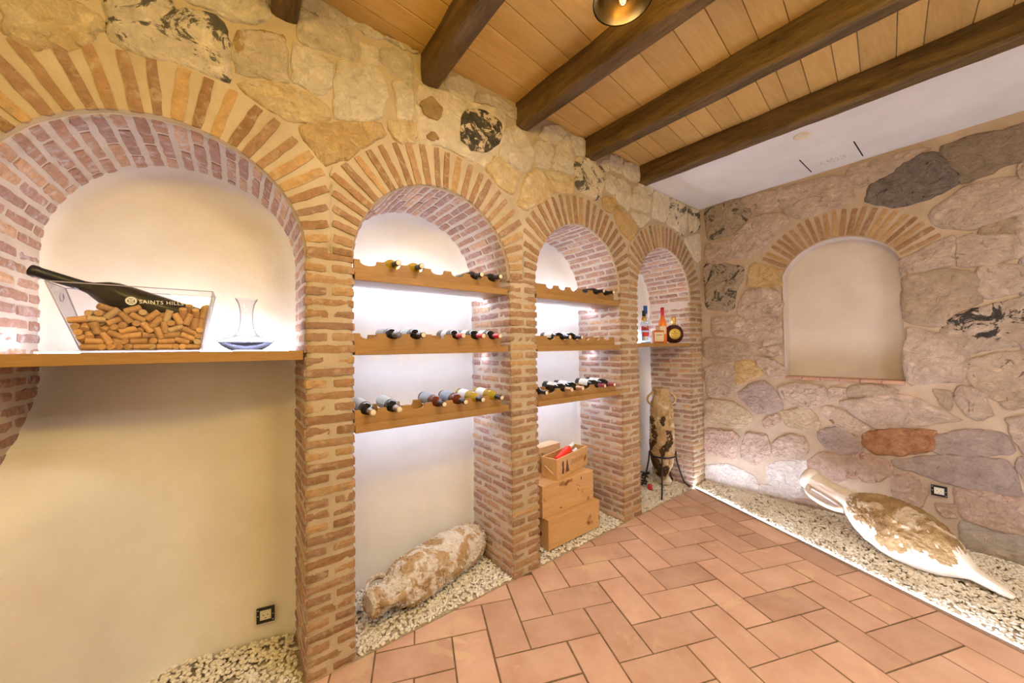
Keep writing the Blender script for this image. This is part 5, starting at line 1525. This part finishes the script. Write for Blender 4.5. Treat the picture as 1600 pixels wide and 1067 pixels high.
for k, foot in enumerate(((-.17, .165), (-.36, -.19), (.20, -.20), (.26, .03))):
    d = Vector((foot[0], foot[1], 0)); dn = d.normalized()
    t0 = dn * .142 + Vector((0, 0, .40))
    pts = [t0, dn * .150 + Vector((0, 0, .30)), dn * (.16 + .25 * (d.length - .16)) + Vector((0, 0, .16)), dn * (.16 + .55 * (d.length - .16)) + Vector((0, 0, .06)), d * .96 + Vector((0, 0, .022)), d + Vector((0, 0, .010))]
    MB().tube(pts, .0085, 8).build('leg', 'iron', st, True)
tag(st, 'black wrought iron stand with splayed legs holding the tall amphora', 'stand')
# clutter on the gravel behind the stand
sh = empty('clay_shard', (3.865, .225, .035))
V, F = amphora_body([(.03, 0), (.062, .015), (.07, .05), (.055, .085), (.02, .098)], 20, 40.2, .010, None, 14)
obj('clay_lump', mesh('clay_lump', V, F, 'amphora_pale'), sh)
tag(sh, 'pale broken clay lump on the gravel under the tall amphora', 'shard')
cb = empty('power_cable', (3.66, .36, .03))
rr = random.Random(4)
pts = [Vector((.07 * math.cos(t * 1.9) * (1 - .05 * t), .05 * math.sin(t * 2.3), .02 + .012 * t + .01 * math.sin(t * 5))) for t in lin(0, 11, 70)]
MB().tube(pts, .009, 6).build('black_coil', 'socket_black', cb, True)
MB().lathe([(0, 0), (.022, 0), (.024, .01), (.022, .05), (.012, .06), (0, .06)], 12, Matrix.Translation((-.04, -.10, -.005))).build('red_plug', 'cap_red', cb, True)
tag(cb, 'coil of black cable with a red plug behind the iron stand', 'cable')

# 3: pointed transport amphora leaning along the end wall
a3 = empty('amphora')
tip, mouth = Vector((3.70, -2.085, .065)), Vector((4.075, -1.03, .405))
ax = (mouth - tip).normalized(); LA = (mouth - tip).length
a3.location = tip; a3.rotation_mode = 'QUATERNION'; a3.rotation_quaternion = ax.to_track_quat('Z', 'X')
inv = a3.rotation_quaternion.to_matrix().inverted()
k_ = LA / 1.17
P3 = [(.018, 0), (.026, .03), (.034, .10), (.045, .165), (.070, .20), (.130, .27), (.176, .36), (.198, .46), (.203, .56), (.192, .65), (.158, .74), (.118, .80), (.092, .84), (.082, .88), (.076, .96), (.074, 1.06), (.078, 1.12), (.088, 1.155), (.090, 1.17)]
P3 = [(r, z * k_) for r, z in P3]
V, F = amphora_body(P3, 56, 21.3, .006, None, 110)
obj('clay_body', mesh('clay_body', V, F, 'amphora_pale', True), a3)
up = inv @ Vector((-0.35, 0.35, 1)); up.z = 0; up.normalize(); ua = math.atan2(up.y, up.x)
# thick brown crust on the upper side
zs = [p[1] for p in P3]; rs_ = [p[0] for p in P3]
V, F = [], []
na, nl = 40, 70
for j in range(nl):
    z = (.215 + (.86 - .215) * j / (nl - 1)) * k_
    R = float(np.interp(z, zs, rs_))
    for i in range(na):
        u = i / (na - 1) * 2 - 1
        edge = 1.0 + .45 * nz(z * 7, 3.1 + u * .4, 2) + .08 * nz(z * 34, u * 2, 5)
        a = ua + u * 1.55 * edge
        f = (1 - abs(u) ** 3) * math.sin(PI * min(1, max(0, (j + .01) / (nl - 1)))) ** .35
        d = -.006 + f * (.012 + .016 * abs(nz(math.cos(a) * 4, math.sin(a) * 4, z * 12)) + .012 * nz(math.cos(a) * 10, math.sin(a) * 10, z * 40))
        V.append(((R + d) * math.cos(a), (R + d) * math.sin(a), z))
F = [(j * na + i, j * na + i + 1, (j + 1) * na + i + 1, (j + 1) * na + i) for j in range(nl - 1) for i in range(na - 1)]
obj('marine_crust', mesh('marine_crust', V, F, 'amphora_crust', False), a3)
wd = inv @ Vector((-.75, -.25, -.55)); wd.z = 0; wd.normalize()
for sd in (1,):
    l = wd * sd
    pts = [l * .076, l * .125, l * .150, l * .155, l * .148, l * .130, l * .100]
    zz = [1.115, 1.10, 1.05, .98, .92, .875, .835]
    MB().tube([p + Vector((0, 0, z * k_)) for p, z in zip(pts, zz)], [.030, .027, .024, .022, .022, .025, .032], 10, .6).build('handle', 'amphora_pale', a3, True)
MB().lathe([(.078, 1.12 * k_), (.094, 1.14 * k_), (.099, 1.165 * k_), (.094, 1.185 * k_), (.078, 1.182 * k_), (.062, 1.14 * k_), (.0, 1.10 * k_)], 36, cap=False).build('rim', 'amphora_pale', a3, True)
tag(a3, 'pointed amphora with a looped handle and brown crust, lying along the stone end wall', 'amphora')

# ------------------------------------------------------------------ sockets
def socket(loc, rot, label):
    r = empty('wall_socket', loc); r.rotation_euler = rot
    mb = MB()
    o_, i_ = .041, .026
    for b in ((-o_, o_, i_, o_), (-o_, o_, -o_, -i_), (-o_, -i_, -i_, i_), (i_, o_, -i_, i_)):
        mb.bbox(b[0], b[1], -.008, 0, b[2], b[3], .0012)
    mb.build('cover_plate', 'socket_black', r)
    MB().bbox(-i_, i_, -.006, 0, -i_, i_, .0012).build('insert', 'socket_white', r)
    MB().lathe([(.0235, .0075), (.0225, .0080), (.0195, .0076), (.0190, .0062)], 28, Matrix.Rotation(PI / 2, 4, 'X'), cap=False).build('round_well', 'socket_white', r, True)
    for x, z in ((-.0095, 0), (.0095, 0), (0, -.015)):
        MB().lathe([(.0028, .0060), (.0028, .0066), (0, .0067)], 10, Matrix.Translation((x, 0, z)) @ Matrix.Rotation(PI / 2, 4, 'X')).build('pin_hole', 'dark', r)
    for x, z in ((-.034, 0), (.034, 0), (-.034, .030), (.034, -.030)):
        MB().lathe([(.0032, .0078), (.0030, .0090), (0, .0093)], 10, Matrix.Translation((x, 0, z)) @ Matrix.Rotation(PI / 2, 4, 'X')).build('screw', 'screw', r)
    return tag(r, label, 'socket')
uo = (0.1245 + .715) / (.262 + .715)
yo = .62 + (.37 - .62) * uo
socket((0.124, yo - 0.016, 0.182), (0, 0, math.atan2(-.25, .977)), 'black framed wall socket low on the tan plaster under the cork tub shelf')
socket((RX - 0.020, -1.773, 0.447), (0, 0, -PI / 2), 'black framed wall socket on the rough stone end wall above the amphora')

# ------------------------------------------------------------------ brass lamp and downlight
lp = empty('brass_ceiling_lamp', (1.325, -1.085, 3.10))
MB().lathe([(.125, 0), (.128, .003), (.124, .020), (.108, .058), (.075, .085), (.035, .098), (.030, .10), (.030, .094), (.072, .080), (.103, .054), (.119, .018), (.122, .003)], 40, cap=False).build('shade', 'brass', lp, True)
MB().lathe([(.020, .096), (.020, .13), (.012, .14), (.012, .25), (.045, .252), (.048, .262), (.045, .272)], 20).build('stem', 'brass', lp, True)
MB().lathe([(.014, .10), (.015, .06), (.013, .055)], 16).build('bulb_holder', 'brass', lp, True)
MB().lathe([(.010, .058), (.020, .040), (.024, .020), (.022, .0), (.014, -.014), (0, -.019)], 20, cap=False).build('bulb', 'bulb', lp, True)
mb = MB()
for k in range(4):
    a = PI / 2 * k + .4
    mb.tube([(.004 * math.cos(a), .004 * math.sin(a), .05), (.009 * math.cos(a), .009 * math.sin(a), .0), (.003 * math.cos(a), .003 * math.sin(a), -.004)], .0012, 5)
mb.build('filament', 'filament', lp, True)
tag(lp, 'round brass ceiling lamp with a glowing filament bulb between the dark beams', 'lamp')
lamp_light('filament_glow', (1.325, -1.085, 3.085), 0.5, (1.0, 0.62, 0.25), 0.02)
dl = empty('recessed_spotlight', (3.46, -1.19, 3.215))
MB().lathe([(.030, -.001), (.047, -.001), (.050, -.004), (.046, -.008), (.034, -.006), (.031, -.001)], 28, cap=False).build('trim_ring', 'label_cream', dl, True)
MB().lathe([(.032, -.002), (.020, -.0035), (0, -.004)], 24, cap=False).build('lens', 'socket_white', dl, True)
tag(dl, 'small round recessed spotlight in the white ceiling margin', 'spotlight')
